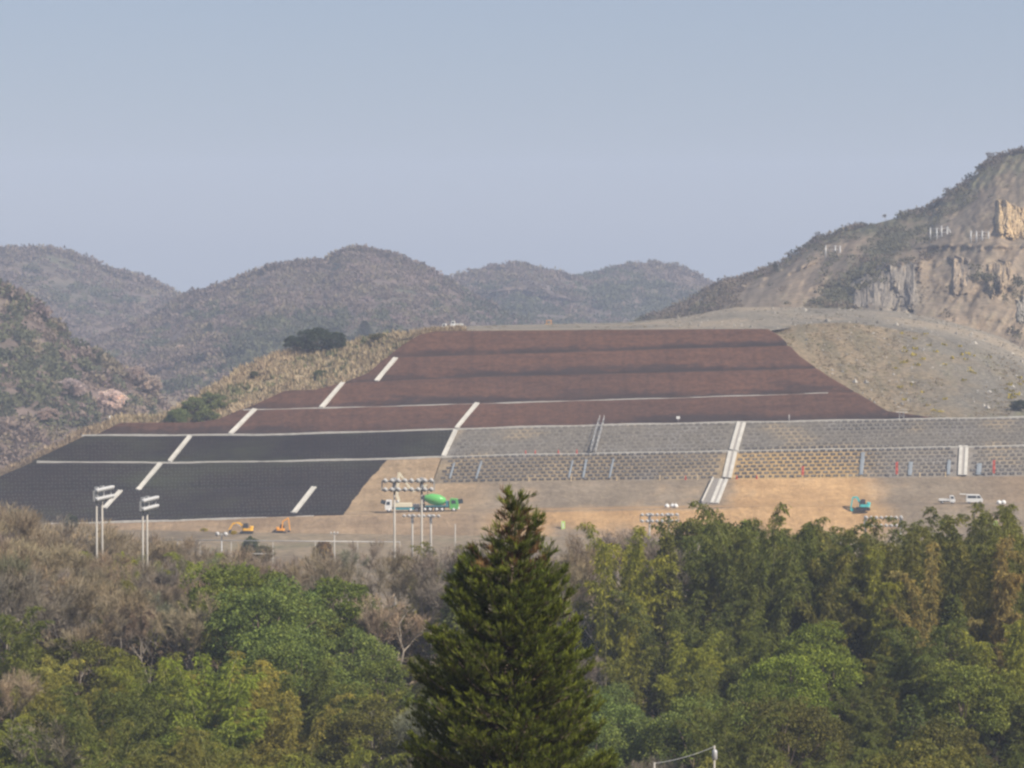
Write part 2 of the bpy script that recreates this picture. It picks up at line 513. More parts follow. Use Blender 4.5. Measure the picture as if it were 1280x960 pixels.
# brown slope: tiers 3..6 in columns clipped by the outline
ps = []
for k in range(3, 7):
    xs = np.arange(112, 1180, 4.0)
    cols = []; uvs = []; keep = []
    NS = 12
    for px in xs:
        a, b = tier_col(k, px)
        so = solve_s(a, b, float(OUT(px)))
        sm = min(1.0, so)
        ok = sm > .01
        keep.append(ok); sm = max(sm, .0)
        col = [lev(k, px)] + [a + (b - a) * sm * t for t in np.linspace(0, 1, NS)]
        cols.append(col); uvs.append([(px, k - .02)] + [(px, k + sm * t) for t in np.linspace(0, 1, NS)])
    idx = [i for i, o in enumerate(keep) if o]
    i0, i1 = min(idx), max(idx)
    P = np.array(cols[i0:i1 + 1]).transpose(1, 0, 2); U = np.array(uvs[i0:i1 + 1]).transpose(1, 0, 2)
    m_ = np.ones(P.shape[0]); m_[0] = .1; m_[1] = .3; m_[-1] = .4
    P = P + (wob(P, .5) - P) * m_[:, None, None]
    # skirt into the hill behind
    if k == 6 or True:
        sk = P[-1] + np.array([0, 14, -3.0]); P = np.concatenate([P, sk[None]]); U = np.concatenate([U, U[-1:]])
    ps.append((P, U))
V, Fq, U = join_patches(ps)
o = link('brown_terraced_slope', np_mesh('brown_terraced_slope', V, Fq, M['brown'], uv=U, smooth=True))
tag(o, 'upper terraced slope of red-brown soil with darker damp bands', kind='structure')

L2s = lambda a, b: (lambda s: a + (b - a) * s)
EDGE1 = lambda s: 455 + 31 * s + 1.0 * math.sin(13 * s + 1) * math.sin(math.pi * s) + .5 * math.sin(47 * s) * math.sin(math.pi * s)
EDGE0 = lambda s: 429 + 26 * s + 1.0 * math.sin(11 * s) * math.sin(math.pi * s) + .5 * math.sin(39 * s + 1) * math.sin(math.pi * s)
ps = [patch_rows(2, L2s(38, 108), L2s(553, 569), 130, 9), patch_rows(1, L2s(-45, 42), EDGE1, 130, 21),
      patch_rows(0, L2s(-170, -48), EDGE0, 150, 21)]
V, Fq, U = join_patches(ps)
o = link('black_terraced_slope', np_mesh('black_terraced_slope', V, Fq, M['black'], uv=U, smooth=True))
tag(o, 'lower terraced slope under near-black netting', kind='structure')

# bare earth: tier 1 strip beside the wall, tier 0 right of the black slope, bank below the bench
ps = [patch_rows(1, EDGE1, L2s(540, 552), 24, 21, .3), patch_rows(0, EDGE0, L2s(1480, 1480), 260, 21, .3)]
xs = np.linspace(-200, 1480, 200)
rows = []; uv = []
for s in np.linspace(0, 1, 12):
    row = []
    for px in xs:
        t = lev(0, px); h = max(.3, t[2] + 62.5)
        p = np.array([t[0], t[1] - h * 1.7, t[2] - h]); row.append(p + (t - p) * s)
    rows.append(row); uv.append([(px, -1 + s) for px in xs])
P = np.array(rows); m_ = np.ones(12); m_[-1] = .2
P = P + (wob(P, 1.0, .08) - P) * m_[:, None, None]
ps.append((P, np.array(uv)))
V, Fq, U = join_patches(ps)
o = link('bare_earth_bank', np_mesh('bare_earth_bank', V, Fq, M['bare'], cols=bare_cols(U), uv=U, smooth=True))
tag(o, 'bare ochre and grey-brown earth bank with a works road', kind='structure')

# ---------------------------------------------------------------- block retaining walls
def block_wall(k, xl0, xl1, xr0, xr1, label, region):
    root = empty('retaining_wall', (0, 0, 0), 0, label, 'retaining wall', 'block-faced retaining walls')
    P, U = patch_rows(k, L2s(xl0, xl1), L2s(xr0, xr1), max(8, int((xr0 - xl0) / 6)), 9, .08)
    V, Fq, U = join_patches([(P, U)])
    soil = link('soil_face', np_mesh('soil_face', V, Fq, M['wallsoil'], cols=wall_cols(U), uv=U, smooth=True), root)
    nrow = 8
    Vb = []; Fb = []; Cb = []
    n0 = 0
    for r in range(nrow):
        s0 = (r + .30) / nrow; s1 = (r + .80) / nrow
        px = 530 + (r % 2) * 4.6 + .9 * r
        while px < 1480:
            s = (s0 + s1) / 2
            if xl0 + (xl1 - xl0) * s + 9 < px < xr0 + (xr1 - xr0) * s - 9:
                a, b = tier_col(k, px); a2, b2 = tier_col(k, px + 1.0)
                nrm = unit(np.cross(a2 - a, b - a))
                X = unit(a2 - a); w = .50
                lo = a + (b - a) * s0; hi = a + (b - a) * s1
                cx = float(px); cz = k * 60 + r * 8
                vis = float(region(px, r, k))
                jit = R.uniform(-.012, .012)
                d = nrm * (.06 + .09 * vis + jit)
                tx = (a2 - a); 
                q = [lo - X * w, lo + X * w, hi + X * w, hi - X * w]
                fr = [p + d for p in q]
                up = hi - lo
                inn = [lo - X * w * .52 + up * .27 + d, lo + X * w * .52 + up * .27 + d, lo + X * w * .52 + up * .73 + d, lo - X * w * .52 + up * .73 + d]
                rec = [p - nrm * (.03 + .06 * vis) for p in inn]
                vs = q + fr + inn + rec
                Vb += [tuple(v) for v in vs]
                fs = [(0, 1, 5, 4), (1, 2, 6, 5), (2, 3, 7, 6), (3, 0, 4, 7), (4, 5, 9, 8), (5, 6, 10, 9), (6, 7, 11, 10), (7, 4, 8, 11),
                      (8, 9, 13, 12), (9, 10, 14, 13), (10, 11, 15, 14), (11, 8, 12, 15), (12, 13, 14, 15)]
                Fb += [tuple(i + n0 for i in f) for f in fs]; n0 += 16
                g = R.uniform(.85, 1.15)
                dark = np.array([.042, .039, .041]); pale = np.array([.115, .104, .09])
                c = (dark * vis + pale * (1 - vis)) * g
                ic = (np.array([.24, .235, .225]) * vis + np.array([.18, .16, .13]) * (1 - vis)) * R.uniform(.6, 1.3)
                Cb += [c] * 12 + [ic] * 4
            px += 9.2
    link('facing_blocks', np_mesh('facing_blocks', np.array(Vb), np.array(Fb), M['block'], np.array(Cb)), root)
    return root

def wallsoil():
    m, nt, b, out = new_mat('wall_soil')
    at_ = N(nt, 'ShaderNodeAttribute', attribute_name='Col')
    f2 = noise(nt, 1.2, 5, .7)
    c = mixc(nt, .9, at_.outputs['Color'], ramp(nt, f2, [(.36, (.68,) * 3), (.64, (1.25,) * 3)]), 'MULTIPLY')
    nt.links.new(c, b.inputs['Base Color']); b.inputs['Roughness'].default_value = 1.0
    bump(nt, b, f2, .8, .15)
    return m
def wall_cols(U):
    px, v = U[:, 0], U[:, 1]
    n = fbm(px * .02 + 5, v * 2.5, 4)
    up = (v >= 2)[:, None]
    c = np.where(up, np.array([[.14, .125, .105]]), np.array([[.165, .13, .088]]))
    def mixin(w, col):
        nonlocal c
        w = np.clip(w, 0, 1)[:, None]; c = c * (1 - w) + np.array(col) * w
    mixin((v < 2) * sst(905, 930, px + n * 60) * (1 - sst(1050, 1100, px + n * 60)), [.31, .21, .095])
    mixin((v < 2) * sst(1085, 1110, px + n * 50) * .7, [.19, .17, .145])
    mixin(sst(.05, .25, n) * .5, [.29, .22, .135]); mixin(sst(.05, .25, -n) * .5, [.17, .16, .15])
    return c
M['wallsoil'] = wallsoil()

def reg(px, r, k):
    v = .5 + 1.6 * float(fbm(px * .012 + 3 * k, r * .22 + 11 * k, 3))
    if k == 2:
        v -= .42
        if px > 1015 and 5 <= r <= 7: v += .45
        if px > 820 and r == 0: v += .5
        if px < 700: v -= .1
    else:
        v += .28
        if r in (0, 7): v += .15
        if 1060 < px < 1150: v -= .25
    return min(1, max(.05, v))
block_wall(2, 556, 572, 912, 921, 'upper tier of grey concrete-block walling between the two white chutes', reg)
block_wall(2, 917, 927, 1480, 1480, 'upper tier of block walling running out of frame beyond the twin-kerbed chute', reg)
block_wall(1, 541, 553, 904, 911, 'lower tier of dark-block walling between bare earth and the twin-kerbed chute', reg)
block_wall(1, 910, 917, 1201, 1202, 'lower tier of ochre-jointed block walling with red flags, between two chutes', reg)
block_wall(1, 1207, 1208, 1480, 1480, 'lower tier of block walling beyond the upright short chute', reg)

# ---------------------------------------------------------------- concrete chutes
def chute(p0, p1, w, label, kerbs=True, lift=.2):
    """p0 top, p1 foot in picture terms on the slope; w width in metres"""
    root = empty('drainage_chute', tuple(surf(*p1)), 0, label, 'drainage chute', 'concrete chutes down the terraces')
    org = np.array(root.location)
    n = 14
    pts = [surf(p0[0] + (p1[0] - p0[0]) * t, p0[1] + (p1[1] - p0[1]) * t) for t in np.linspace(.01, .99, n)]
    nr = surf_n((p0[0] + p1[0]) / 2, (p0[1] + p1[1]) / 2)
    d = unit(pts[-1] - pts[0]); side = unit(np.cross(d, nr))
    if side[0] < 0: side = -side
    def strip(name, o0, o1, h0, h1, mat):
        vs = []; fs = []
        for p in pts:
            p = p - org
            vs += [p + side * o0 + nr * h0, p + side * o1 + nr * h0, p + side * o1 + nr * h1, p + side * o0 + nr * h1]
        for i in range(n - 1):
            b = 4 * i
            for q in range(4):
                fs.append((b + q, b + (q + 1) % 4, b + 4 + (q + 1) % 4, b + 4 + q))
        fs += [(3, 2, 1, 0), tuple(4 * (n - 1) + q for q in range(4))]
        MB().add(vs, fs).build(name, mat, root)
    kw = w * .22 if kerbs == 'thin' else w * .36
    strip('kerb', -w / 2, -w / 2 + kw, -.6, lift + .12, M['concrete'])
    strip('kerb', w / 2 - kw, w / 2, -.6, lift + .12, M['concrete'])
    strip('channel_floor', -w / 2 + kw + .003, w / 2 - kw - .003, -.6, lift + (.04 if kerbs == 'thin' else .0), M['concrete'] if kerbs == 'thin' else M['greypipe'])
    return root
chute((495, 447.5), (470, 477), 1.05, 'topmost short white chute, at the narrow upper end of the brown slope', 'thin')
chute((429, 478.5), (401, 510), 1.0, 'white chute on brown soil below the topmost one, beside the dry grass ridge', 'thin')
chute((319, 511.5), (287, 543), 1.0, 'white chute on the brown soil just above the black slope', 'thin')
chute((597, 504), (570.5, 536), 1.05, 'white chute on the lowest brown terrace leading down to the block wall edge', 'thin')
chute((570, 537.5), (554, 571), 1.0, 'white chute between the black slope and the end of the upper block wall', 'thin')
chute((238, 545), (211, 577.5), 1.0, 'white chute crossing the upper black terrace', 'thin')
chute((201, 579), (172, 613), 1.05, 'white chute crossing the middle black terrace', 'thin')
chute((151, 613.5), (126, 636), 1.0, 'white chute seen behind the taller twin-pole floodlight mast', 'thin')
chute((393, 609), (362, 644), 1.15, 'white chute ending at the orange excavator arm', 'thin')
chute((927, 528), (917.5, 563.5), 2.0, 'twin-kerbed wide chute through the upper block wall')
chute((916, 565), (909, 598), 2.0, 'twin-kerbed wide chute through the lower block wall, below its upper half')
chute((905, 599.5), (896, 631), 1.9, 'twin-kerbed wide chute on bare earth beside grey steps')
chute((1205, 557.5), (1204, 595), 2.0, 'short upright twin-kerbed chute above the white flatbed truck')
# grey steps beside the lowest wide chute
def steps():
    a = surf(897, 600); b = surf(886, 631); root = empty('concrete_steps', tuple(b), 0, 'grey concrete steps climbing bare earth beside the wide chute', 'steps')
    tr = MB(); ns = 20
    for i in range(ns):
        p = b + (a - b) * (i + .5) / ns - b
        tr.box((p[0], p[1] + .3, p[2] + .15), (1.7, .9, .5))
    tr.build('treads', M['greypipe'], root)
    sd = MB(); n = surf_n(890, 615)
    sd.beam(np.array([-.95, 0, .2]) + n * .3, (a - b) + np.array([-.95, 0, .2]) + n * .3, .18, .6)
    sd.build('side_string', M['concrete'], root)
steps()

# ---------------------------------------------------------------- gutters along the berms
def gutter(k, x0, x1, label, h=.32):
    vs = []; fs = []; n = int((x1 - x0) / 8) + 2
    org = lev(k, (x0 + x1) / 2)
    for i, px in enumerate(np.linspace(x0, x1, n)):
        p = lev(k, px) - org + np.array([0, .05, 0])
        hh = h + .06 * math.sin(px * .05) + R.uniform(-.03, .03)
        vs += [p + np.array([0, -.28, -.3]), p + np.array([0, -.28, hh]), p + np.array([0, .45, hh]), p + np.array([0, .45, -.3])]
    for i in range(n - 1):
        for q in range(4):
            fs.append((4 * i + q, 4 * i + (q + 1) % 4, 4 * i + 4 + (q + 1) % 4, 4 * i + 4 + q))
    fs += [(0, 1, 2, 3), tuple(4 * (n - 1) + q for q in (3, 2, 1, 0))]
    o = MB().add(vs, fs).build('berm_gutter', M['concrete'])
    o.location = org
    tag(o, label, 'gutter', 'concrete gutters along the berms')
gutter(4, 304, 1035, 'thin white gutter line high up between two brown terraces', .02)
gutter(3, 102, 1470, 'long white gutter at the foot of the brown soil, along the wall top', .14)
gutter(2, 46, 1470, 'long white gutter between the two tiers of block wall and black terraces', .1)
gutter(0, 40, 392, 'white gutter along the foot of the black slope above the yellow excavator', .05)

# ================================================================== GROUND AND HILLS
GY = np.array([-60, 0, 20, 80, 150, 180, 200, 290, 312, 380, 450, 560, 690, 6000.])
GZ = np.array([4, -1.7, -6, -25, -45, -47, -45, -38, -38.5, -52, -60.5, -61.5, -61.5, -61.5])

def gz(x, y):
    x = np.asarray(x, float); y = np.asarray(y, float)
    h = np.interp(y, GY, GZ)
    right = np.clip(x / 40, -1, 1)
    crest = np.exp(-((y - 290) / 45.) ** 2)
    h = h + crest * (right * .5) + fbm(x * .02 + 5, y * .02, 3) * 3 * np.clip((500 - y) / 300, .05, 1) * np.clip(y / 60, 0, 1)
    return h
ys = np.concatenate([np.arange(-60, 700, 6.0), np.arange(700, 3100, 120.0)])
xs = np.concatenate([np.arange(-2600, -200, 150.0), np.arange(-200, 201, 5.0), np.arange(350, 2700, 150.0)])
X, Y = np.meshgrid(xs, ys)
Z = gz(X, Y)
V = np.stack([X, Y, Z], -1).reshape(-1, 3)
o = link('ground', np_mesh('ground', V, grid_faces(len(ys), len(xs)), M['ground'], smooth=True))
tag(o, 'brown valley floor and wooded slope', kind='structure')
m_far = M['ground']

def sheet(name, x0, x1, nx, nt, ytop, ybot, Dtop, Dbot, amp, sc, mat, seed=0, ease=1.0, back=(120, 60), cols=None, rid=True, edge=.25, relief=None):
    """a hillside: columns of picture x, rows from foot to ridge, each with its own distance; the far side falls away behind the ridge"""
    px = np.linspace(x0, x1, nx); t = np.linspace(0, 1, nt)
    T, PX = np.meshgrid(t, px, indexing='ij')
    yt = ytop(PX); yb = ybot(PX)
    PY = yb + (yt - yb) * T ** ease
    dt = Dtop(PX) if callable(Dtop) else Dtop
    db = Dbot(PX) if callable(Dbot) else Dbot
    base = db + (dt - db) * T
    fn = ridged if rid else fbm
    Xw = (PX - 640) / F * base
    D = base + amp * fn(Xw * sc + seed, base * sc * .6 + seed * 3, 5) * (edge + (1 - edge) * np.sin(np.pi * np.clip(T, 0, 1)))
    if relief is not None: D = D + relief(PX, PY)
    P = at_arr(PX, PY, D)
    ext = [P]
    for i in (1, 2, 3):
        q = P[-1].copy(); q[:, 1] += back[0] * i; q[:, 2] -= back[1] * i * (i + 1) / 2 * .6; ext.append(q[None])
    PP = np.concatenate(ext)
    c = None
    if cols is not None:
        c = cols(PX, PY, T, P); c = np.concatenate([c] + [c[-1:]] * 3).reshape(-1, 3)
    o = link(name, np_mesh(name, PP.reshape(-1, 3), grid_faces(PP.shape[0], nx), mat, cols=c, smooth=True))
    return o, P, PX, PY

hill_defs = {
 'A': dict(pts=[(-200, 345), (-60, 322), (0, 316), (35, 314), (70, 317), (110, 330), (150, 346), (185, 354), (215, 368), (240, 382), (300, 415), (360, 440)], x=(-200, 360), Dt=2100, Db=1450, yb=545),
 'B': dict(pts=[(90, 440), (160, 415), (200, 397), (232, 376), (270, 364), (300, 354), (340, 338), (375, 333), (410, 332), (425, 321), (450, 314), (470, 320), (490, 324), (520, 335), (545, 349), (570, 364), (600, 382), (660, 410)], x=(90, 660), Dt=1750, Db=1100, yb=548),
 'C': dict(pts=[(460, 420), (520, 362), (560, 352), (590, 345), (625, 338), (645, 333), (670, 339), (700, 347), (722, 352), (760, 374), (820, 410)], x=(460, 820), Dt=2150, Db=1600, yb=450),
 'D': dict(pts=[(640, 410), (690, 364), (720, 352), (745, 345), (780, 337), (815, 333), (840, 336), (865, 345), (885, 360), (910, 377), (960, 410)], x=(640, 960), Dt=2250, Db=1650, yb=450),
}
names = {'A': 'hazy wooded hill at the far end of the valley beyond the blossom trees', 'B': 'broad hazy wooded hill with the highest rounded top', 'C': 'hazy wooded hill with a single low hump behind the brown slope', 'D': 'hazy rounded wooded hill next to the quarry mountain'}
SAMPLES = {}
for k, h in hill_defs.items():
    o, P, PX, PY = sheet('hill', h['x'][0], h['x'][1], 90, 50, poly(h['pts']), (lambda yb: (lambda x: yb + 0 * x))(h['yb']), h['Dt'], h['Db'], 270, .0055, M['far'], seed=ord(k))
    tag(o, names[k], kind='structure'); SAMPLES[k] = (P, PX, PY)

# near wooded hillside on the left
E_pts = [(-200, 300), (-60, 335), (0, 364), (25, 376), (40, 386), (65, 409), (85, 429), (110, 444), (135, 459), (160, 470), (190, 494), (205, 517), (216, 530), (260, 560)]
o, P, PX, PY = sheet('hill', -200, 260, 70, 50, poly(E_pts), lambda x: 640 + 0 * x, lambda x: 1060 + 0 * x, lambda x: 820 + 0 * x, 60, .012, M['far'], seed=3)
tag(o, 'nearer wooded hillside with pale cherry blossom beside the black slope', kind='structure'); SAMPLES['E'] = (P, PX, PY)

# dry grass ridge behind the embankment's upper corner
F_pts = [(-200, 690), (-60, 624), (0, 594), (45, 572), (112, 536), (128, 533), (150, 523), (200, 524), (230, 507), (255, 489), (290, 470), (300, 462), (350, 441), (380, 431), (430, 431), (450, 425), (470, 421), (490, 418), (520, 418), (545, 414), (580, 413)]
def outD(px):
    return np.array([surf(float(p), min(655., float(OUT(p)) + .5))[1] for p in np.asarray(px).ravel()]).reshape(np.asarray(px).shape)
xs_o = np.linspace(-200, 600, 160); OD = poly(list(zip(xs_o, outD(xs_o))))
fy = poly(F_pts)
o, P, PX, PY = sheet('dry_grass_ridge', -200, 580, 200, 24, fy, lambda x: OUT(x) + 6, lambda x: OD(x) + 4 + (OUT(x) - fy(x)) * .75, lambda x: OD(x) + 2.0, 5, .05, M['drygrass_hill'], seed=8, back=(25, 12), rid=False, edge=.05)
tag(o, 'dry tawny grass ridge at the edge of the brown terraces', kind='structure'); SAMPLES['F'] = (P, PX, PY)

# right: natural slope, gravel mound, quarry mountain
I_top = poly([(930, 409), (960, 412), (1000, 405), (1060, 403), (1110, 410), (1160, 418), (1220, 432), (1280, 457), (1480, 530)])
H_top = poly([(500, 419), (545, 410), (600, 407), (690, 405), (780, 403), (850, 397), (890, 389), (920, 384), (980, 384), (1050, 386), (1120, 389), (1160, 396), (1210, 408), (1250, 421), (1290, 441), (1350, 471), (1480, 528)])
I_bot = poly([(930, 416), (960, 424), (1000, 450), (1035, 476), (1075, 499), (1110, 519), (1140, 524), (1480, 526)])
xs_i = np.linspace(900, 1480, 120)
ID = poly(list(zip(xs_i, [surf(float(p), float(min(I_bot(p) - 4, LV[3](p) - .5)))[1] for p in xs_i])))
o, P, PX, PY = sheet('scree_slope', 930, 1480, 160, 40, I_top, lambda x: I_bot(x), lambda x: 800 + 0 * x, lambda x: ID(x) + 2.0, 9, .05, None, seed=21, back=(4, 1), rid=False, edge=.1)
tag(o, 'rough scree and dry grass slope beside the brown terraces', kind='structure'); SAMPLES['I'] = (P, PX, PY)
def scree():
    m, nt, b, out = new_mat('scree_and_grass')
    tc = N(nt, 'ShaderNodeTexCoord'); sep = N(nt, 'ShaderNodeSeparateXYZ'); nt.links.new(tc.outputs['Object'], sep.inputs[0])
    f1 = noise(nt, .05, 5, .65, dist=.5); f2 = noise(nt, .9, 6, .75)
    f3 = noise(nt, 1.0, 5, .65, mapped(nt, .16, .03, .03))
    a = N(nt, 'ShaderNodeMath', operation='MULTIPLY_ADD'); nt.links.new(f1, a.inputs[0]); a.inputs[1].default_value = 110
    nt.links.new(sep.outputs[0], a.inputs[2])
    mr = N(nt, 'ShaderNodeMapRange'); mr.inputs[1].default_value = 140; mr.inputs[2].default_value = 175
    nt.links.new(a.outputs[0], mr.inputs[0])
    grass = ramp(nt, f3, [(.34, (.125, .105, .064)), (.5, (.22, .168, .105)), (.64, (.155, .128, .08))])
    stone = ramp(nt, f3, [(.3, (.12, .108, .088)), (.55, (.165, .148, .118)), (.75, (.15, .142, .08))])
    c = mixc(nt, mr.outputs[0], grass, stone)
    c = mixc(nt, 1.0, c, ramp(nt, f2, [(.38, (.58,) * 3), (.62, (1.32,) * 3)]), 'MULTIPLY')
    nt.links.new(c, b.inputs['Base Color']); b.inputs['Roughness'].default_value = 1.0
    bump(nt, b, f2, 1.0, .6)
    return m
o.data.materials.append(scree())
Hb = poly([(500, 424), (545, 419), (640, 417), (950, 415), (965, 413), (1000, 408), (1060, 406), (1110, 412), (1160, 420), (1220, 434), (1280, 459), (1480, 533)])
o, P, PX, PY = sheet('gravel_mound', 500, 1480, 180, 14, H_top, Hb, lambda x: 860 + 0 * x, lambda x: np.interp(x, [500, 950, 1000, 1480], [775, 775, 801, 801]), 4, .03, M['gravel'], seed=5, back=(30, 10), rid=False, edge=.1)
tag(o, 'grey gravel plateau and mound along the crest of the embankment', kind='structure'); SAMPLES['H'] = (P, PX, PY)

G_pts = [(780, 410), (800, 402), (830, 393), (870, 374), (890, 362), (905, 354), (940, 346), (960, 339), (990, 321), (1020, 302), (1060, 288), (1100, 278), (1130, 270), (1160, 264), (1180, 248), (1200, 238), (1225, 214), (1245, 200), (1262, 193), (1280, 190), (1350, 172), (1480, 160)]
g_top = poly(G_pts)
def quarry_cols(PX, PY, T, P):
    n = fbm(PX * .02, PY * .03, 5); n2 = fbm(PX * .11, PY * .13, 4)
    c = np.empty(PX.shape + (3,))
    c[:] = (.150, .120, .088)
    w = np.clip((n + .05) * 4, 0, 1)[..., None]; c = c * (1 - w) + np.array([.20, .152, .105]) * w
    qm = quarry_mask(PX, PY); qs = vnoise(PX * .13 + PY * .03, PY * .05 + 8)
    rk = np.where((qs > .5)[..., None], [.20, .172, .135], [.15, .128, .10]); qw = (qm * np.clip((vnoise(PX * .03, PY * .03 + 5) - .25) * 4, 0, 1))[..., None]
    c = c * (1 - qw) + rk * qw
    # dark scrub on the upper flank and in the gully
    up = np.clip(1 - (PY - g_top(PX)) / np.clip((PX - 900) * .12, 8, 40), 0, 1)
    gul = np.exp(-((PX - (1080 + (PY - 340) * -.9)) / 26.) ** 2) * (PY > 290) * (PY < 400)
    far = np.clip((915 - PX) / 40, 0, 1)
    s = np.clip(np.maximum(np.maximum(up, gul), far) * 1.3 + n2 * 1.5 - .15, 0, .95)[..., None]
    c = c * (1 - s) + np.array([.075, .075, .045]) * s
    st = fbm((PX + (PY - 300) * .5) * .16, PY * .022, 4)
    return c * (1 + n2 * .8 + st * .7)[..., None]
def quarry_mask(PX, PY):
    n = fbm(PX * .02 + 3, PY * .03, 4) * 40
    return np.clip((PX + n - 1058) / 25, 0, 1) * np.clip((1160 - PX - n * .5) / 18, 0, 1) * np.clip((PY - 318 - (1150 - PX) * .12 * (PX < 1150) + n * .3) / 8, 0, 1) * np.clip((402 + np.clip(PX - 1150, 0, 60) * .3 - PY) / 12, 0, 1)
def quarry_relief(PX, PY):
    m = quarry_mask(PX, PY)
    b = np.round(vnoise(PX * .06 + PY * .02, PY * .035) * 5) / 5 * 34 + np.round(vnoise(PX * .17 + PY * .05, PY * .07 + 4) * 4) / 4 * 14 + fbm(PX * .4, PY * .3, 3) * 9
    g = fbm(PX * .045 + PY * .03, PY * .012 + 2, 4) * 20 + fbm(PX * .2, PY * .16, 3) * 4
    g = g - 7 * np.exp(-((PY - 306) / 5.) ** 2) * np.clip((PX - 1120) / 30, 0, 1)
    return m * (b - 30) + (1 - m) * g
o, P, PX, PY = sheet('quarry_mountain', 780, 1480, 430, 170, g_top, lambda x: H_top(x) + 14, lambda x: np.interp(x, [780, 950, 1280], [1250, 1180, 1180]), lambda x: np.interp(x, [780, 950, 1280], [1080, 930, 900]), 60, .014, M['rock'], seed=40, back=(120, 40), cols=quarry_cols, relief=quarry_relief)
tag(o, 'quarried mountain with brown cut flanks rising above the gravel mound', kind='structure'); SAMPLES['G'] = (P, PX, PY)
GP, GPX, GPY = P, PX, PY

def hill_at(key, px, py):
    P, PX, PY = SAMPLES[key]
    i = np.argmin((PX - px) ** 2 + (PY - py) ** 2)
    return P.reshape(-1, 3)[i]

def cliff(pts_top, pts_bot, label, c0, c1, name='rock_face', thick=9):
    """jagged near-vertical rock face standing out of the mountainside"""
    x0, x1 = pts_top[0][0], pts_top[-1][0]
    nx = int((x1 - x0) * 1.2) + 6; nt = 30
    px = np.linspace(x0, x1, nx); t = np.linspace(0, 1, nt)
    T, PX = np.meshgrid(t, px, indexing='ij')
    yt = poly(pts_top)(PX) ; yb = poly(pts_bot)(PX)
    PY = yb + (yt - yb) * T
    Dc = np.array([[hill_at('G', a, b)[1] for a, b in zip(r1, r2)] for r1, r2 in zip(PX, PY)])
    ker = np.ones(9) / 9
    for _ in range(2):
        Dc = np.apply_along_axis(lambda r_: np.convolve(np.pad(r_, 4, mode='edge'), ker, 'valid'), 1, Dc)
        Dc = np.apply_along_axis(lambda r_: np.convolve(np.pad(r_, 4, mode='edge'), ker, 'valid'), 0, Dc)
    blk = np.round(vnoise(PX * .17, PY * .05) * 4) / 4 * 9 + np.round(vnoise(PX * .4 + 9, PY * .16) * 3) / 3 * 4 + fbm(PX * .5, PY * .5, 3) * 3
    D = Dc - thick * (.35 + .55 * np.sin(np.pi * T)) + blk * .8 - 3
    side = np.minimum(np.minimum((PX - x0) / 6, (x1 - PX) / 6), 1)
    D = D + (1 - side) * 12
    P = at_arr(PX, PY + (vnoise(PX * .3, PY * 0 + 3) - .5) * 6 * (T > .9), D)
    top = P[-1].copy(); top[:, 1] += 22; top[:, 2] += 1
    PP = np.concatenate([P, top[None]])
    n = vnoise(PX * .35, PY * .12); n3 = fbm(PX * .9, PY * .6, 3)
    c = np.array(c0) * (1 - n[..., None]) + np.array(c1) * n[..., None]
    c = c * (1 + n3[..., None] * .8); c = np.concatenate([c, c[-1:]])
    o = link(name, np_mesh(name, PP.reshape(-1, 3), grid_faces(nt + 1, nx), M['rock'], cols=c.reshape(-1, 3)))
    tag(o, label, 'rock face', kind='structure')
cliff([(1062, 372), (1085, 343), (1100, 334), (1120, 333), (1148, 332)], [(1062, 386), (1100, 386), (1148, 388)], 'grey fractured quarry rock face, widest one', (.11, .098, .085), (.22, .19, .155), thick=10)
cliff([(1186, 327), (1200, 324), (1217, 326)], [(1186, 370), (1200, 372), (1217, 350)], 'dark narrow rock buttress in the middle of the quarry flank', (.12, .105, .09), (.30, .23, .16), thick=8)
cliff([(1230, 338), (1240, 330), (1268, 328)], [(1230, 372), (1245, 376), (1268, 345)], 'tan rock buttress below the quarry bench', (.15, .12, .09), (.36, .27, .17), thick=8)
cliff([(1243, 253), (1252, 249), (1275, 262), (1340, 258)], [(1243, 300), (1275, 302), (1340, 302)], 'bright yellow-ochre cut cliff above the quarry bench', (.26, .185, .105), (.40, .295, .165), thick=12)
cliff([(1266, 386), (1280, 372), (1350, 360)], [(1266, 402), (1300, 410), (1350, 410)], 'grey boulder outcrop at the foot of the mountain', (.14, .13, .11), (.26, .23, .19), thick=8)

# ================================================================== FAR WOODS (masses nobody could count)
def grid_point(P, i, j):
    i0 = np.clip(i.astype(int), 0, P.shape[0] - 2); j0 = np.clip(j.astype(int), 0, P.shape[1] - 2)
    fi = (i - i0)[:, None]; fj = (j - j0)[:, None]
    return (P[i0, j0] * (1 - fi) + P[i0 + 1, j0] * fi) * (1 - fj) + (P[i0, j0 + 1] * (1 - fi) + P[i0 + 1, j0 + 1] * fi) * fj

def crowns(name, C, r, tone, K, leaf, mat, label, flat=.8, low=-.2):
    """round tree tops of loose leaf faces; every crown has its own tone"""
    n = len(C)
    d = rand_dirs(n * K).reshape(n, K, 3); d[..., 2] = np.where(d[..., 2] < low, -d[..., 2], d[..., 2])
    rr = r[:, None, None] * (.55 + .5 * rng.random((n, K, 1)))
    p = C[:, None] + d * rr * np.array([1, 1, flat])
    p[..., 2] += (r * .55)[:, None]
    ax = unit(d * .5 + rand_dirs(n * K).reshape(n, K, 3))
    V, Fq = leaf_quads(p.reshape(-1, 3), ax.reshape(-1, 3), rand_dirs(n * K), np.repeat(r, K) * leaf * rng.uniform(.7, 1.3, n * K), np.repeat(r, K) * leaf * .8)
    c = tone[:, None] * rng.uniform(.9, 1.1, (n, K, 1))
    c = np.repeat(c.reshape(-1, 3), 4, 0)
    o = link(name, np_mesh(name, V, Fq, mat, cols=c))
    return tag(o, label, kind='stuff')

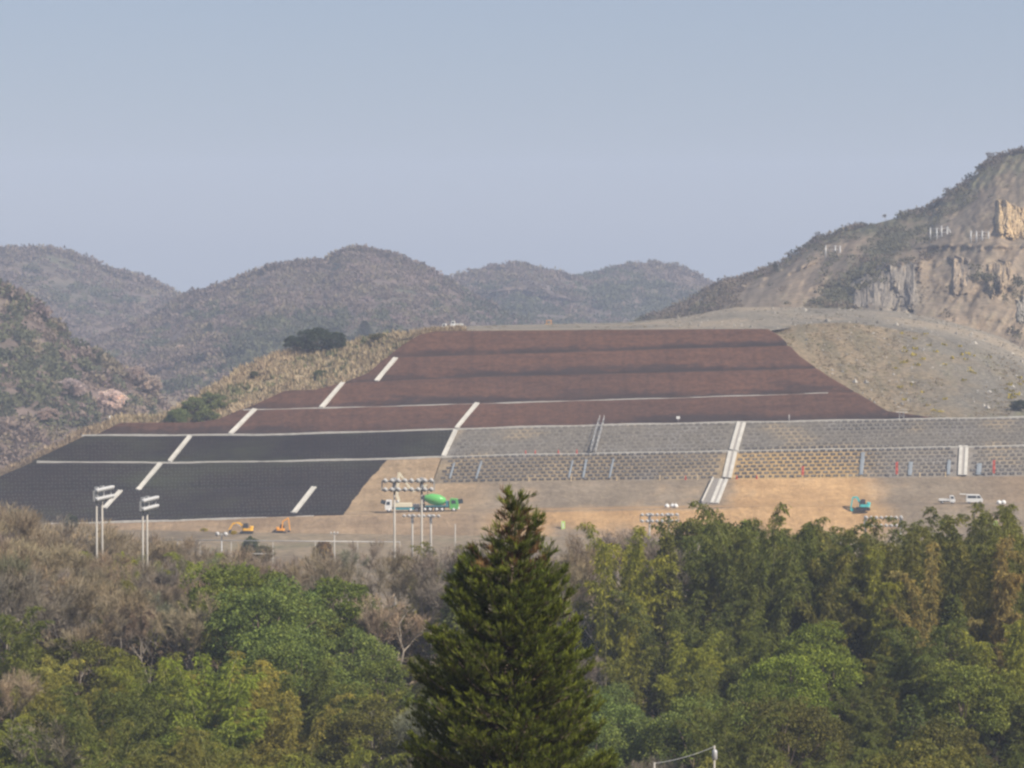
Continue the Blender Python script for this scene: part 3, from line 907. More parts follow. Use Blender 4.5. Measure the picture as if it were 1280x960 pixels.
BROWN = np.array([.135, .103, .084]); TAN = np.array([.145, .118, .078]); GREEN = np.array([.080, .082, .045]); DGREEN = np.array([.058, .062, .038]); PINK = np.array([.19, .14, .13])
def wood_on(key, n, r0, r1, green=.35, K=66, label='', ymax=1e9, mask=None, tmin=0):
    P, PX, PY = SAMPLES[key]
    i = rng.uniform(tmin * (P.shape[0] - 1), P.shape[0] - 1.001, n); j = rng.uniform(0, P.shape[1] - 1.001, n)
    # a dense line of crowns along the ridge
    nr = n // 6; i[:nr] = P.shape[0] - 1.001
    C = grid_point(P, i, j)
    q = np.array([proj(c) for c in C])
    keep = (q[:, 0] > -40) & (q[:, 0] < 1320) & (q[:, 1] < ymax)
    if mask is not None: keep &= mask(q[:, 0], q[:, 1])
    C = C[keep]; m = len(C)
    f = fbm(C[:, 0] * .011 + ord(key), C[:, 1] * .008, 4) + rng.normal(0, .06, m)
    g = (f > (.5 - green) * .55)[:, None]
    u = rng.random((m, 1))
    tone = (1.75 if key in 'GE' else 1.45) * np.where(g, np.where(u < .6, GREEN, DGREEN), np.where(u < .7, BROWN, np.where(u < .95, TAN, PINK * .8)))
    r = r0 * .8 + (r1 * 1.15 - r0 * .8) * rng.random(m) ** 2
    C[:, 2] -= r * .6
    if key == 'G': tone = tone * .5 + np.array([.10, .085, .06]) * .6
    crowns('hillside_woods', C, r, tone, K, .36, M['woods'], label)
wood_on('A', 3000, 3.0, 6, .35, label='bare grey-brown woods on the hill at the far end of the valley', ymax=520)
wood_on('B', 4800, 2.6, 5, .36, label='mixed bare and evergreen woods on the broad central hill', ymax=520)
wood_on('C', 1700, 3.0, 5.5, .3, label='bare woods on the single low far hump')
wood_on('D', 1800, 3.0, 5.5, .36, label='woods on the rounded hill next to the quarry mountain')
wood_on('E', 1600, 1.8, 4.2, .20, K=90, label='mixed woods on the nearer hillside beside the black slope', ymax=645)
def scrub(x, y):
    up = (y - g_top(x)) < np.clip((x - 900) * .10, 7, 34)
    gul = np.abs(x - (1080 + (y - 340) * -.9)) < 30
    n = fbm(x * .03, y * .04 + 7, 3)
    return ((up & (n > -.12)) | (gul & (y > 285) & (y < 392)) | (x < 925) | (n > .15) | (vnoise(x * .3, y * .3) > .9)) & (y < H_top(x) + 2)
wood_on('G', 4200, 1.0, 2.6, .55, K=40, label='dark scrub and small bare trees on the quarry mountain', mask=scrub)
# weeds and stones on the scree, tawny tufts on the ridge
def tufts(key, n, h0, h1, tones, name, label, mask=None, lean=.5, wd=.12):
    P, PX, PY = SAMPLES[key]
    i = rng.uniform(0, P.shape[0] - 1.001, n); j = rng.uniform(0, P.shape[1] - 1.001, n)
    C = grid_point(P, i, j)
    q = np.array([proj(c) for c in C]); keep = (q[:, 0] > -30) & (q[:, 0] < 1310)
    if mask is not None: keep &= mask(q[:, 0], q[:, 1])
    C = C[keep]; m = len(C); K = 9
    ax = rand_dirs(m * K) * lean + np.array([0, 0, 1.0]); ax = unit(ax)
    p = np.repeat(C, K, 0) + rng.normal(0, .35, (m * K, 3)) * np.array([1, 1, .1]) - np.array([0, 0, .1])
    V, Fq = leaf_quads(p, ax, rand_dirs(m * K), np.repeat(rng.uniform(h0, h1, m), K) * rng.uniform(.6, 1.2, m * K), wd)
    tn = np.array(tones); f = fbm(C[:, 0] * .06, C[:, 1] * .06, 3) + rng.normal(0, .1, m)
    t = tn[np.clip(((f + .35) / .7 * len(tn)).astype(int), 0, len(tn) - 1)]
    c = np.repeat(np.repeat(t, K, 0) * rng.uniform(.75, 1.25, (m * K, 1)), 4, 0)
    o = link(name, np_mesh(name, V, Fq, M['tuft'], cols=c)); tag(o, label, kind='stuff')
tufts('F', 5200, .7, 1.9, [(.16, .165, .08), (.34, .27, .165), (.42, .33, .21), (.38, .285, .18), (.27, .205, .14)], 'dry_grass', 'tawny dry grass covering the ridge beside the brown terraces', wd=.3)
tufts('I', 2400, .25, .6, [(.19, .165, .085), (.24, .19, .12), (.26, .205, .13), (.24, .19, .12), (.19, .17, .085)], 'dry_grass', 'thin dry grass and weeds on the scree slope', mask=lambda x, y: (fbm(x * .02, y * .02, 3) > -.05 + (x - 1100) * .0009) , wd=.22)
tufts('H', 900, .15, .4, [(.15, .13, .09), (.2, .17, .12), (.24, .2, .14)], 'dry_grass', 'sparse dry weeds on the gravel mound', mask=lambda x, y: (fbm(x * .03, y * .05, 3) > .02), wd=.25)
tufts('I', 330, .5, 1.0, [(.34, .27, .03), (.38, .30, .04)], 'yellow_weeds', 'patches of yellow-flowering weeds on the scree slope', mask=lambda x, y: (x > 1120) & (y > 415 + (1280 - x) * .0) & (fbm(x * .03 + 4, y * .05, 3) > .04), wd=.5)
# stones
P, PX, PY = SAMPLES['I']; n = 700
C = grid_point(P, rng.uniform(0, P.shape[0] - 1.001, n), rng.uniform(0, P.shape[1] - 1.001, n)); q = np.array([proj(c) for c in C]); C = C[(q[:, 0] < 1310) & (q[:, 0] > 1000)]
n = len(C); oct_ = np.array([[1, 0, 0], [0, 1, 0], [-1, 0, 0], [0, -1, 0], [0, 0, 1.0], [0, 0, -.4]])
sc = np.exp(rng.normal(-1.5, .45, (n, 1, 1))); V = C[:, None] + oct_[None] * sc * rng.uniform(.6, 1.3, (n, 6, 3))
tri = np.array([[0, 1, 4], [1, 2, 4], [2, 3, 4], [3, 0, 4], [1, 0, 5], [2, 1, 5], [3, 2, 5], [0, 3, 5]])
Fq = (np.arange(n)[:, None, None] * 6 + tri[None]).reshape(-1, 3)
c = np.repeat(np.array([.32, .30, .27]) * rng.uniform(.4, 1.2, (n, 1)), 6, 0)
P, PX, PY = SAMPLES['H']; n2_ = 500
for _q in (1,):
    Ch = grid_point(P, rng.uniform(0, P.shape[0] - 1.001, n2_), rng.uniform(P.shape[1] * .35, P.shape[1] - 1.001, n2_)); qh = np.array([proj(c_) for c_ in Ch]); Ch = Ch[qh[:, 0] < 1310]; nh = len(Ch)
    sch = np.exp(rng.normal(-1.35, .5, (nh, 1, 1))); Vh = Ch[:, None] + oct_[None] * sch * rng.uniform(.6, 1.3, (nh, 6, 3))
    V = np.concatenate([V, Vh]); Fq = np.concatenate([Fq, (np.arange(nh)[:, None, None] * 6 + tri[None]).reshape(-1, 3) + n * 6]); c = np.concatenate([c, np.repeat(np.array([.24, .22, .19]) * rng.uniform(.4, 1.6, (nh, 1)), 6, 0)])
tag(link('loose_stones', np_mesh('loose_stones', V.reshape(-1, 3), Fq, M['rock'], cols=c)), 'pale loose stones scattered on the scree slope and gravel mound', kind='stuff')

# ================================================================== MACHINES AND SITE FURNITURE
def bench_pt(px, back=4.0):
    p = lev(0, px, back); return np.array([p[0], p[1], p[2]])

def bank_pt(px, py):
    t = lev(0, px); h = max(.3, t[2] + 62.5); a = np.array([t[0], t[1] - h * 1.7, t[2] - h])
    return a + (t - a) * min(1, max(0, solve_s(a, t, py)))

def wheels(root, spots, r, w, hub='white'):
    for x, y in spots:
        t = MB().lathe((x, y - w / 2, r), (0, 1, 0), [(0, r * .78), (.04, r), (w - .04, r), (w, r * .78)], 16).build('wheel', M['rubber'], root)
        sy = -1 if y < 0 else 1
        MB().lathe((x, y + sy * (w / 2 - .02), r), (0, sy, 0), [(0, r * .62), (.06, r * .55), (.08, r * .2)], 12).build('hub', M[hub], t)

def mixer(loc, rz):
    root = empty('mixer_truck', loc, rz, 'green concrete mixer truck facing right behind the wide floodlight frame', 'mixer truck')
    MB().box((-.3, 0, .95), (7.4, .9, .3)).build('chassis', M['dark'], root)
    MB().prism([(2.1, .6), (3.95, .6), (4.0, 1.5), (3.75, 2.75), (2.2, 2.85), (2.1, 2.4)], -1.2, 1.2).build('cab', M['green'], root)
    for y0, y1 in ((-1.22, -1.203), (1.203, 1.22)):
        MB().prism([(2.45, 1.75), (3.45, 1.75), (3.35, 2.5), (2.45, 2.55)], y0, y1).build('side_window', M['glass'], root)
    MB().beam((3.985, 0, 1.6), (3.80, 0, 2.6), 2.1, .05).build('windscreen', M['glass'], root)
    MB().box((4.0, 0, .75), (.25, 2.4, .4), ch=.05).build('bumper', M['white'], root)
    d = MB().lathe((-3.5, 0, 2.95), (1, 0, -.16), [(0, .55), (.1, .62), (1.5, 1.18), (3.2, 1.22), (4.5, .75), (4.75, .4)], 20).build('drum', M['green'], root)
    MB().prism([(-3.95, 1.9), (-3.45, 1.9), (-3.3, 3.3), (-3.9, 3.6)], -.55, .55).build('hopper', M['dark'], root)
    MB().beam((-3.7, 0, 2.0), (-4.4, 0, 1.1), .5, .12).build('discharge_chute', M['tealdark'], root)
    MB().box((1.55, 0, 1.75), (.7, 1.9, 1.0), ch=.1).build('water_tank', M['tealdark'], root)
    MB().prism([(-3.2, 1.12), (1.9, 1.12), (1.9, 1.26), (-3.2, 1.26)], -1.2, 1.2).build('side_rail', M['tealdark'], root)
    wheels(root, [(x, y) for x in (2.95, .4, -.75, -2.2, -3.3) for y in (-1.0, 1.0)], .52, .34)
    return root

def pump(loc, rz):
    root = empty('concrete_pump_truck', loc, rz, 'cream and teal concrete pump truck with raised folded boom, facing left', 'pump truck')
    MB().box((0, 0, .9), (8.6, .95, .3)).build('chassis', M['dark'], root)
    MB().prism([(-4.35, .55), (-2.85, .55), (-2.85, 2.6), (-4.1, 2.6), (-4.4, 1.5)], -1.2, 1.2).build('cab', M['white'], root)
    for y0, y1 in ((-1.22, -1.203), (1.203, 1.22)): MB().prism([(-4.15, 1.6), (-3.3, 1.6), (-3.3, 2.35), (-3.98, 2.35)], y0, y1).build('side_window', M['glass'], root)
    MB().beam((-4.39, 0, 1.6), (-4.13, 0, 2.45), 2.1, .05).build('windscreen', M['glass'], root)
    MB().box((-.6, 0, 1.55), (4.2, 2.3, .8), ch=.12).build('body', M['cream'], root)
    MB().box((-.3, 0, .78), (4.6, 2.36, .5), ch=.1).build('skirt', M['tealdark'], root)
    MB().box((2.4, 0, 1.35), (1.5, 1.8, .7), ch=.1).build('pump_unit', M['galv'], root)
    MB().prism([(3.3, .9), (4.2, .7), (4.4, 1.8), (3.3, 1.8)], -.8, .8).build('hopper', M['dark'], root)
    MB().tube((-1.6, 0, 1.9), (-1.6, 0, 2.6), .4, .35, 12).build('turret', M['galv'], root)
    pts = [(-1.3, 0, 2.4), (-1.75, 0, 3.7), (-1.3, 0, 8.6), (1.6, 0, 4.4), (4.8, 0, 5.9)]
    for a, b, w in zip(pts, pts[1:], (.55, .55, .42, .36)):
        MB().beam(a, b, w, w).build('boom_section', M['cream'], root)
    MB().tube((4.8, 0, 5.9), (4.95, 0, 3.2), .07).build('end_hose', M['dark'], root)
    wheels(root, [(x, y) for x in (-3.55, 1.2, 2.5, 3.6) for y in (-1.0, 1.0)], .52, .34)
    return root

def excavator(loc, rz, label, paint, bpts, sc=1.0, bucket='dark', glassmat='glass'):
    """bpts: boom foot, elbow, stick joint, bucket pin in local x,z; the machine faces +x"""
    root = empty('excavator', loc, rz, label, 'excavator'); root.scale = (sc,) * 3
    for y in (-.95, .95):
        MB().prism([(-1.5, .0), (1.5, .0), (1.8, .3), (1.55, .65), (-1.55, .65), (-1.8, .3)], y - .27, y + .27).build('track', M['rubber'], root)
    MB().box((0, 0, .75), (1.2, 1.4, .3)).build('undercarriage', M['dark'], root)
    MB().box((-.35, 0, 1.25), (2.7, 2.2, .65), ch=.3).build('house', paint, root)
    MB().box((-1.35, 0, 1.8), (.9, 2.0, .5), ch=.2).build('counterweight', paint, root)
    cab = MB().prism([(-.55, 1.58), (.75, 1.58), (.85, 2.0), (.6, 2.85), (-.5, 2.85)], .15, 1.05).build('cab', M['dark'], root)
    MB().prism([(-.4, 1.95), (.68, 1.95), (.5, 2.75), (-.4, 2.75)], .1, .147).build('cab_window', M[glassmat], root)
    a, b, c, d = [np.array([p[0], -.35, p[1]]) for p in bpts]
    m = MB().beam(a, b, .35, .5); m.beam(b, c, .33, .42); m.build('boom', paint, root)
    MB().beam(c, d, .3, .36).build('stick', paint, root)
    MB().tube((a + b) / 2 + np.array([.1, .25, -.4]), (b + c) / 2 + np.array([0, .25, 0]), .08).build('hydraulic_ram', M['galv'], root)
    MB().prism([(d[0] - .1, d[2] + .1), (d[0] - .75, d[2] - .15), (d[0] - .7, d[2] - .75), (d[0] - .05, d[2] - .7), (d[0] + .1, d[2] - .3)], -.75, .05).build('bucket', M[bucket], root)
    return root

def flatbed(loc, rz, label, group=None):
    root = empty('flatbed_truck', loc, rz, label, 'truck', group)
    MB().box((-.2, 0, .48), (3.2, .8, .16)).build('chassis', M['dark'], root)
    MB().prism([(.55, .4), (1.7, .4), (1.72, .85), (1.35, 1.72), (.6, 1.74)], -.72, .72).build('cab', M['white'], root)
    for y0, y1 in ((-.735, -.722), (.722, .735)): MB().prism([(.75, 1.08), (1.45, 1.08), (1.22, 1.58), (.75, 1.6)], y0, y1).build('side_window', M['glass'], root)
    MB().beam((1.66, 0, 1.05), (1.41, 0, 1.62), 1.25, .04).build('windscreen', M['glass'], root)
    bed = MB().box((-.62, 0, .68), (2.2, 1.44, .08))
    for y in (-.71, .71): bed.box((-.62, y, .87), (2.2, .05, .3))
    bed.box((-1.71, 0, .87), (.05, 1.36, .3)); bed.build('cargo_bed', M['white'], root)
    wheels(root, [(x, y) for x in (1.15, -1.05) for y in (-.62, .62)], .29, .18, 'galv')
    return root

def van(loc, rz):
    root = empty('van', loc, rz, 'white van with its rear hatch raised, right of the white flatbed truck', 'van')
    MB().prism([(-1.7, .35), (1.75, .35), (1.85, .85), (1.6, 1.15), (1.1, 1.88), (-1.62, 1.92), (-1.72, 1.0)], -.8, .8).build('body', M['white'], root)
    for y0, y1 in ((-.815, -.802), (.802, .815)):
        MB().prism([(.55, 1.15), (1.4, 1.15), (1.05, 1.68), (.55, 1.7)], y0, y1).build('side_window', M['glass'], root)
        MB().prism([(-1.45, 1.15), (.4, 1.15), (.4, 1.7), (-1.45, 1.72)], y0, y1).build('side_window', M['glass'], root)
    MB().beam((1.62, 0, 1.18), (1.16, 0, 1.84), 1.35, .04).build('windscreen', M['glass'], root)
    MB().beam((-1.64, 0, 1.95), (-3.1, 0, 2.0), 1.4, .06).build('rear_hatch', M['white'], root)
    wheels(root, [(x, y) for x in (1.15, -1.1) for y in (-.7, .7)], .31, .2, 'galv')
    return root

mixer(tuple(bench_pt(550, 3.6)), rad(-2))
pump(tuple(bench_pt(505.5, 4.6)), rad(2))
excavator(tuple(bank_pt(1078, 638)), rad(176), 'small teal excavator reaching down on orange earth', M['teal'], [(.6, 1.6), (1.5, 3.3), (2.6, 3.2), (3.1, .5)], .85, 'teal')
excavator((at(308, 666, 688)[0], 688, -61.6), rad(178), 'yellow excavator with dark cab below the white gutter of the black slope', M['yellow'], [(.7, 1.7), (2.0, 2.9), (3.6, 2.7), (4.6, 1.0)], .82)
excavator((at(352, 667, 690)[0], 690, -61.6), rad(-4), 'orange excavator with bent boom and bucket at the foot of a white chute', M['orange'], [(.2, 1.5), (.5, 4.0), (2.4, 5.2), (2.9, 1.0)], .64)
flatbed(tuple(bench_pt(1187, 4)), rad(-3), 'white flatbed truck on the works road, left of the white van')
van(tuple(bench_pt(1221, 4)), rad(-3))
def crest(px, dz=0):
    p = hill_at('H', px, float(H_top(px))); return (p[0], p[1] + 1.0, p[2] + dz)
flatbed(crest(561, -.8), rad(172), 'white truck at the tip of the crest above the brown slope, nearer the valley')
flatbed(crest(573, -.2), rad(178), 'white truck just behind another white truck on the gravel crest')
def roller(loc):
    root = empty('road_roller', loc, rad(5), 'small orange-yellow machine alone on the gravel crest', 'roller')
    MB().box((0, 0, 1.0), (2.2, 1.2, .7), ch=.2).build('body', M['yellow'], root)
    MB().lathe((-1.1, -.6, .5), (0, 1, 0), [(0, .5), (1.2, .5)], 16).build('drum', M['dark'], root)
    MB().lathe((1.0, -.55, .5), (0, 1, 0), [(0, .5), (1.1, .5)], 16).build('drum', M['dark'], root)
    c = MB().box((0, 0, 2.25), (1.5, 1.25, .1), ch=.1)
    for x in (-.6, .6):
        for y in (-.5, .5): c.tube((x, y, 1.3), (x, y, 2.2), .04)
    c.build('canopy', M['orange'], root)
roller(crest(686, -1.3))

# ------------------------------------------------ floodlight masts
def mast(px, D, ytop, ybase, yaw, rows, nl, width, sep, label, dy, pole_r=.22):
    top = at(px, ytop, D); zb = at(px, ybase, D)[2]
    zb = min(zb, float(gz(top[0], D)))
    root = empty('floodlight_mast', (top[0], D, zb), rad(yaw), label, 'floodlight', 'twin-pole floodlight masts')
    H = top[2] - zb
    for s in (-1, 1):
        MB().tube((s * sep / 2, 0, 0), (s * sep / 2, 0, H), pole_r, pole_r * .7, 10).build('pole', M['pole'], root)
        MB().box((s * sep / 2, -.02, H - dy * .5), (width * .07, .4, dy + .5), ch=.05).build('junction_box', M['galv'], root)
    for r in range(rows):
        z = H - r * dy - .1
        MB().box((0, -.32, z), (width, .16, .16)).build('crossbar', M['galv'], root)
        for i in range(nl):
            x = -width / 2 + .35 + (width - .7) * i / (nl - 1)
            q = width / 10.2
            l = MB().lathe((x, -.42, z + .32 * q), (0, -1, -.35), [(0, .16 * q), (.12 * q, .3 * q), (.62 * q, .46 * q), (.68 * q, .44 * q)], 12).build('lamp_head', M['lamp'], root)
            MB().tube((x, -.32, z + .05), (x, -.45, z + .3), .05).build('bracket', M['galv'], l)
    for s in (-1, 1):
        if rows > 1: MB().box((s * (width / 2 - .02), -.32, H - dy * .5 - .1), (.12, .12, dy)).build('end_frame', M['galv'], root)
    return root
mast(124, 326, 611, 692, 78, 2, 8, 5.3, 1.7, 'tall twin-pole floodlight mast seen edge-on before a white chute', .9, .14)
mast(181, 328, 624, 694, 79, 2, 8, 5.2, 1.5, 'shorter twin-pole floodlight mast seen edge-on against plain black slope', .86, .14)
mast(510, 340, 600, 692, 4, 2, 8, 5.6, 2.9, 'wide floodlight mast with two full rows of lamps before the pump truck', .94, .16)
mast(527, 600, 644.5, 676, -3, 1, 8, 7.2, 3.5, 'lower floodlight mast with one row of lamps below the mixer truck', 1.2, .25)
mast(824, 560, 643, 700, 2, 2, 8, 6.8, 3.4, 'two-row floodlight rack poking out of the bamboo left of the wide chute', 1.1)
mast(1104, 560, 646.5, 700, 0, 2, 8, 6.8, 6.2, 'two-row floodlight rack poking out of the trees below the teal excavator', 1.4)

def lamp_pole():
    p = at(277, 667, 505); zb = float(gz(p[0], 505)); root = empty('lamp_post', (p[0], 505, zb), 0, 'slim lamp post with two small lamps beside the net fence', 'lamp post'); H = p[2] - zb
    MB().tube((0, 0, 0), (0, 0, H), .14, .09).build('pole', M['galv'], root)
    MB().box((0, 0, H - .1), (1.2, .1, .1)).build('crossarm', M['galv'], root)
    for s in (-1, 1): MB().lathe((s * .5, 0, H + .05), (s * .5, -1, -.3), [(0, .12), (.1, .25), (.5, .36), (.55, .34)], 10).build('lamp_head', M['lamp'], root)
lamp_pole()

def net_fence():
    p0 = at(200, 674.5, 500); root = empty('net_fence', (p0[0], 500, float(gz(p0[0], 500))), 0, 'pipe-framed ball-stop fence in front of the brown field', 'fence')
    z0 = root.location[2]; H = at(340, 677, 500)[2] - z0
    x = lambda px: at(px, 677, 500)[0] - p0[0]
    for px in (222, 250, 289, 341, 394, 447, 500): MB().tube((x(px), 0, 0), (x(px), 0, H), .065, .06, 8).build('post', M['pole'], root)
    MB().tube((x(205), 0, H + .25), (x(500), 0, H - .05), .065).build('top_rail', M['galv'], root)
    MB().tube((x(250), 0, H - 1.9), (x(341), 0, H - 1.9), .05).build('lower_rail', M['galv'], root)
net_fence()

def utility_pole(px, D, ytop, label, r=.14, arms=True, xf=False):
    p = at(px, ytop, D); zb = float(gz(p[0], D)); root = empty('utility_pole', (p[0], D, zb), 0, label, 'utility pole'); H = p[2] - zb
    MB().tube((0, 0, 0), (0, 0, H), r, r * .75, 10).build('pole', M['pole'], root)
    if arms:
        MB().box((0, -.15, H - .4), (1.5, .1, .12)).build('crossarm', M['galv'], root)
        for s in (-.6, 0, .6): MB().lathe((s, -.15, H - .33), (0, 0, 1), [(0, .07), (.1, .1), (.22, .06)], 8).build('insulator', M['white'], root)
    if xf:
        MB().lathe((.0, -.24, H - .72), (0, 0, 1), [(0, .1), (.05, .14), (.46, .14), (.56, .07)], 12).build('transformer', M['galv'], root)
        MB().box((-.36, -.2, H - 1.25), (.36, .1, .1)).build('junction_box', M['white'], root)
    return root, H
utility_pole(418, 575, 664, 'small utility pole with white fittings on the brown field edge')
utility_pole(569, 560, 655, 'plain thin pole standing just left of the dark cedar tip', .14, False)
u1, H1 = utility_pole(893, 166, 932, 'pole with a white cylinder among the trees at the photo bottom', .07, False, True)
u2, H2 = utility_pole(818, 164, 953, 'wooden-looking pole top at the low end of the overhead wire', .06, False)
def wire():
    a = np.array(u1.location) + np.array([0, 0, H1 - .05]); b = np.array(u2.location) + np.array([0, 0, H2 - .05]); m = MB()
    pts = [a + (b - a) * t - np.array([0, 0, .12 * 4 * t * (1 - t)]) for t in np.linspace(0, 1, 12)]
    for p, q_ in zip(pts, pts[1:]): m.tube(p - a, q_ - a, .014, .014, 5)
    o = m.build('overhead_wire', M['galv']); o.location = a; tag(o, 'sagging wire strung between two poles low in the trees', 'wire')
wire()

# ------------------------------------------------ small site objects
def stair():
    a = surf(751.5, 531, .3); b = surf(741.5, 567, .3); root = empty('metal_stair', tuple(b), 0, 'slender metal stair climbing the upper block wall', 'stair')
    d = a - b; n = surf_n(746, 550)
    for s in (-.55, .55):
        MB().beam(np.array([s, 0, 0]) + n * .3, d + np.array([s, 0, 0]) + n * .3, .1, .22).build('stringer', M['galv'], root)
        MB().tube(np.array([s, 0, 1.0]) + n * .3, d + np.array([s, 0, 1.0]) + n * .3, .06).build('handrail', M['galv'], root)
        for t in np.linspace(0, 1, 8):
            q_ = d * t + np.array([s, 0, 0]) + n * .3; MB().tube(q_, q_ + np.array([0, 0, 1.0]), .05).build('rail_post', M['galv'], root)
    m = MB()
    for t in np.linspace(.04, .98, 18): m.box(d * t + n * .42, (1.0, .3, .05))
    m.build('treads', M['galv'], root)
    for s in (-.5, .5): MB().tube(d + np.array([s + .1, .4, -.2]), d + np.array([s + .2, .4, 1.9]), .07).build('top_post', M['galv'], root)
stair()
def platform():
    p = lev(3, 1127.5, .9); root = empty('steel_platform', tuple(p), 0, 'small steel platform on legs at the wall top, right end of the brown soil', 'platform')
    for s in (-.5, .5): MB().box((s, 0, .75), (.16, .3, 1.5)).build('leg', M['galv'], root)
    MB().box((0, 0, 1.56), (2.6, .9, .12)).build('deck', M['concrete'], root)
    MB().tube((-1.2, -.4, 2.2), (1.2, -.4, 2.2), .03).build('rail', M['galv'], root)
    m = MB(); m.tube((-.5, 0, .2), (.5, 0, 1.4), .05); m.tube((.5, .0, .2), (-.5, 0, 1.4), .05); m.build('brace', M['galv'], root)
platform()
def board(px, py, label):
    p = surf(px, py); root = empty('notice_board', tuple(p), 0, label, 'board'); MB().tube((0, 0, -.2), (0, 0, .8), .05).build('post', M['galv'], root); MB().box((0, -.08, 1.0), (.8, .05, .6)).build('panel', M['white'], root)
board(848, 527.5, 'tiny white board on brown soil just above the block wall')
o = MB().tube((0, 0, -.3), (0, 0, 1.3), .07, .06).build('marker_post', M['white']); o.location = surf(987, 525.5); tag(o, 'lone white marker post on brown soil above the wall', 'post')
o = MB().tube((0, 0, -.3), (0, 0, 1.7), .16, .14).build('marker_post', M['white']); o.location = hill_at('F', 135, 529); tag(o, 'lone white post at the upper left tip of the black slope', 'post')

def cone(px, py, label):
    p = lev(2, px, .7) if py < 575 else lev(1, px, .4); root = empty('traffic_cone', tuple(p), 0, label, 'cone', 'red cones along the wall foot')
    MB().lathe((0, 0, .05), (0, 0, 1), [(0, .24), (.85, .06), (.9, .05)], 10).build('body', M['red'], root); MB().box((0, 0, .03), (.6, .6, .06)).build('base', M['red'], root)
for px, lb in ((657, 'red cone nearest the metal stair\'s far left neighbour, first along the upper gutter'), (669, 'red cone second along the upper gutter from the white chute'), (698, 'red cone third along the upper gutter from the white chute'), (721, 'red cone closest to the foot of the metal stair')):
    cone(px, 566, 'red cone at the foot of the upper wall, first from the white chute' if px == 657 else lb)
for px, lb in ((857, 'small red cone at the lower wall foot left of the wide chute'), (921, 'small red cone at the lower wall foot touching the wide chute'), (946, 'small red cone at the lower wall foot just right of the wide chute')):
    cone(px, 598, lb)

def red_flag(px, py0, py1, label):
    p = lev(1, px, .3); H = (py1 - py0) / F * p[1]; root = empty('red_flag', tuple(p), 0, label, 'flag', 'red flags hung at the lower wall')
    MB().tube((0, 0, 0), (0, 0, H + .5), .035).build('pole', M['galv'], root)
    vs = []; fs = []
    for i in range(7):
        z = H + .4 - i * (H - .3) / 6; w = .55 - .2 * (i % 2) * .5
        vs += [(.03, -.05, z), (.03 + w * .5, -.12 + .05 * (i % 2), z), (.03 + w, -.05 - .06 * (i % 3), z)]
    for i in range(6): fs += [(3 * i, 3 * i + 1, 3 * i + 4, 3 * i + 3), (3 * i + 1, 3 * i + 2, 3 * i + 5, 3 * i + 4)]
    vs += [(a, b + .03, c) for a, b, c in vs]; fs += [tuple(j + 21 for j in reversed(f)) for f in fs]
    MB().add(vs, fs).build('cloth', M['red'], root)
red_flag(1002, 584, 597, 'red flag nearest the wide chute on the ochre-jointed wall')
red_flag(1119.5, 579.5, 596.5, 'largest red flag, above the gap between teal excavator and white truck')
red_flag(1241, 577, 595, 'red flag on the wall beyond the upright short chute')

def sheet_strip(px0, py0, px1, py1, w, label):
    pts = [surf(px0 + (px1 - px0) * t, py0 + (py1 - py0) * t, .24) for t in np.linspace(0, 1, 12)]; org = pts[-1]; vs = []; fs = []
    for i, p in enumerate(pts):
        p = p - org; ww = w * (.6 + .3 * R.random())
        vs += [p + np.array([-ww / 2, 0, 0]), p + np.array([0, -.06, .0]), p + np.array([ww / 2, 0, 0]), p + np.array([ww / 2, .04, 0]), p + np.array([-ww / 2, .04, 0])]
    for i in range(11):
        for q_ in range(5): fs.append((5 * i + q_, 5 * i + (q_ + 1) % 5, 5 * i + 5 + (q_ + 1) % 5, 5 * i + 5 + q_))
    o = MB().add(vs, fs).build('plastic_sheet', M['blue']); o.location = org; tag(o, label, 'plastic sheet', 'pale blue sheets hung on the lower wall')
for a in ((568, 579, 562, 599, .6, 'pale blue sheet strip nearest the bare-earth end of the lower wall'), (602, 577, 595, 599, .6, 'pale blue sheet strip second from the bare-earth end of the wall'),
          (716, 576, 711, 598, .6, 'pale blue strip below the metal stair, nearest the conifer of the three there'), (733, 575, 729, 598, .7, 'pale blue strip directly below the metal stair, middle of three'),
          (767, 574, 762, 598, .6, 'pale blue strip below the metal stair, farthest from the conifer of three'), (1079, 566, 1077, 594, 1.2, 'broad pale blue sheet on the wall above the teal excavator'),
          (1139, 578, 1138, 595, 1.1, 'pale blue sheet just right of the largest red flag'), (1187, 576, 1186, 594, 1.0, 'pale blue sheet between largest red flag and upright chute'), (1225, 580, 1224, 594, 1.4, 'low wide pale blue sheet right of the upright chute'),):
    sheet_strip(*a)
STK = ['left of the pale blue strips', 'touching the first blue strip', 'below the metal stair to its right', 'midway between the stair and the wide chute', 'just left of the wide chute steps', 'nearest the wide chute on its right', 'right of the first red flag', 'above the teal excavator', 'right of the largest red flag', 'left of the upright chute']
for px, lb in zip((661, 714, 771, 825, 872, 960, 1026, 1060, 1150, 1182), STK):
    o = MB().box((0, 0, .45), (.22, .16, 1.1)).build('wooden_stake', M['wood']); o.location = lev(1, px, .2); tag(o, 'pale stake at the lower wall foot, ' + lb, 'stake', 'stakes along the lower wall foot')

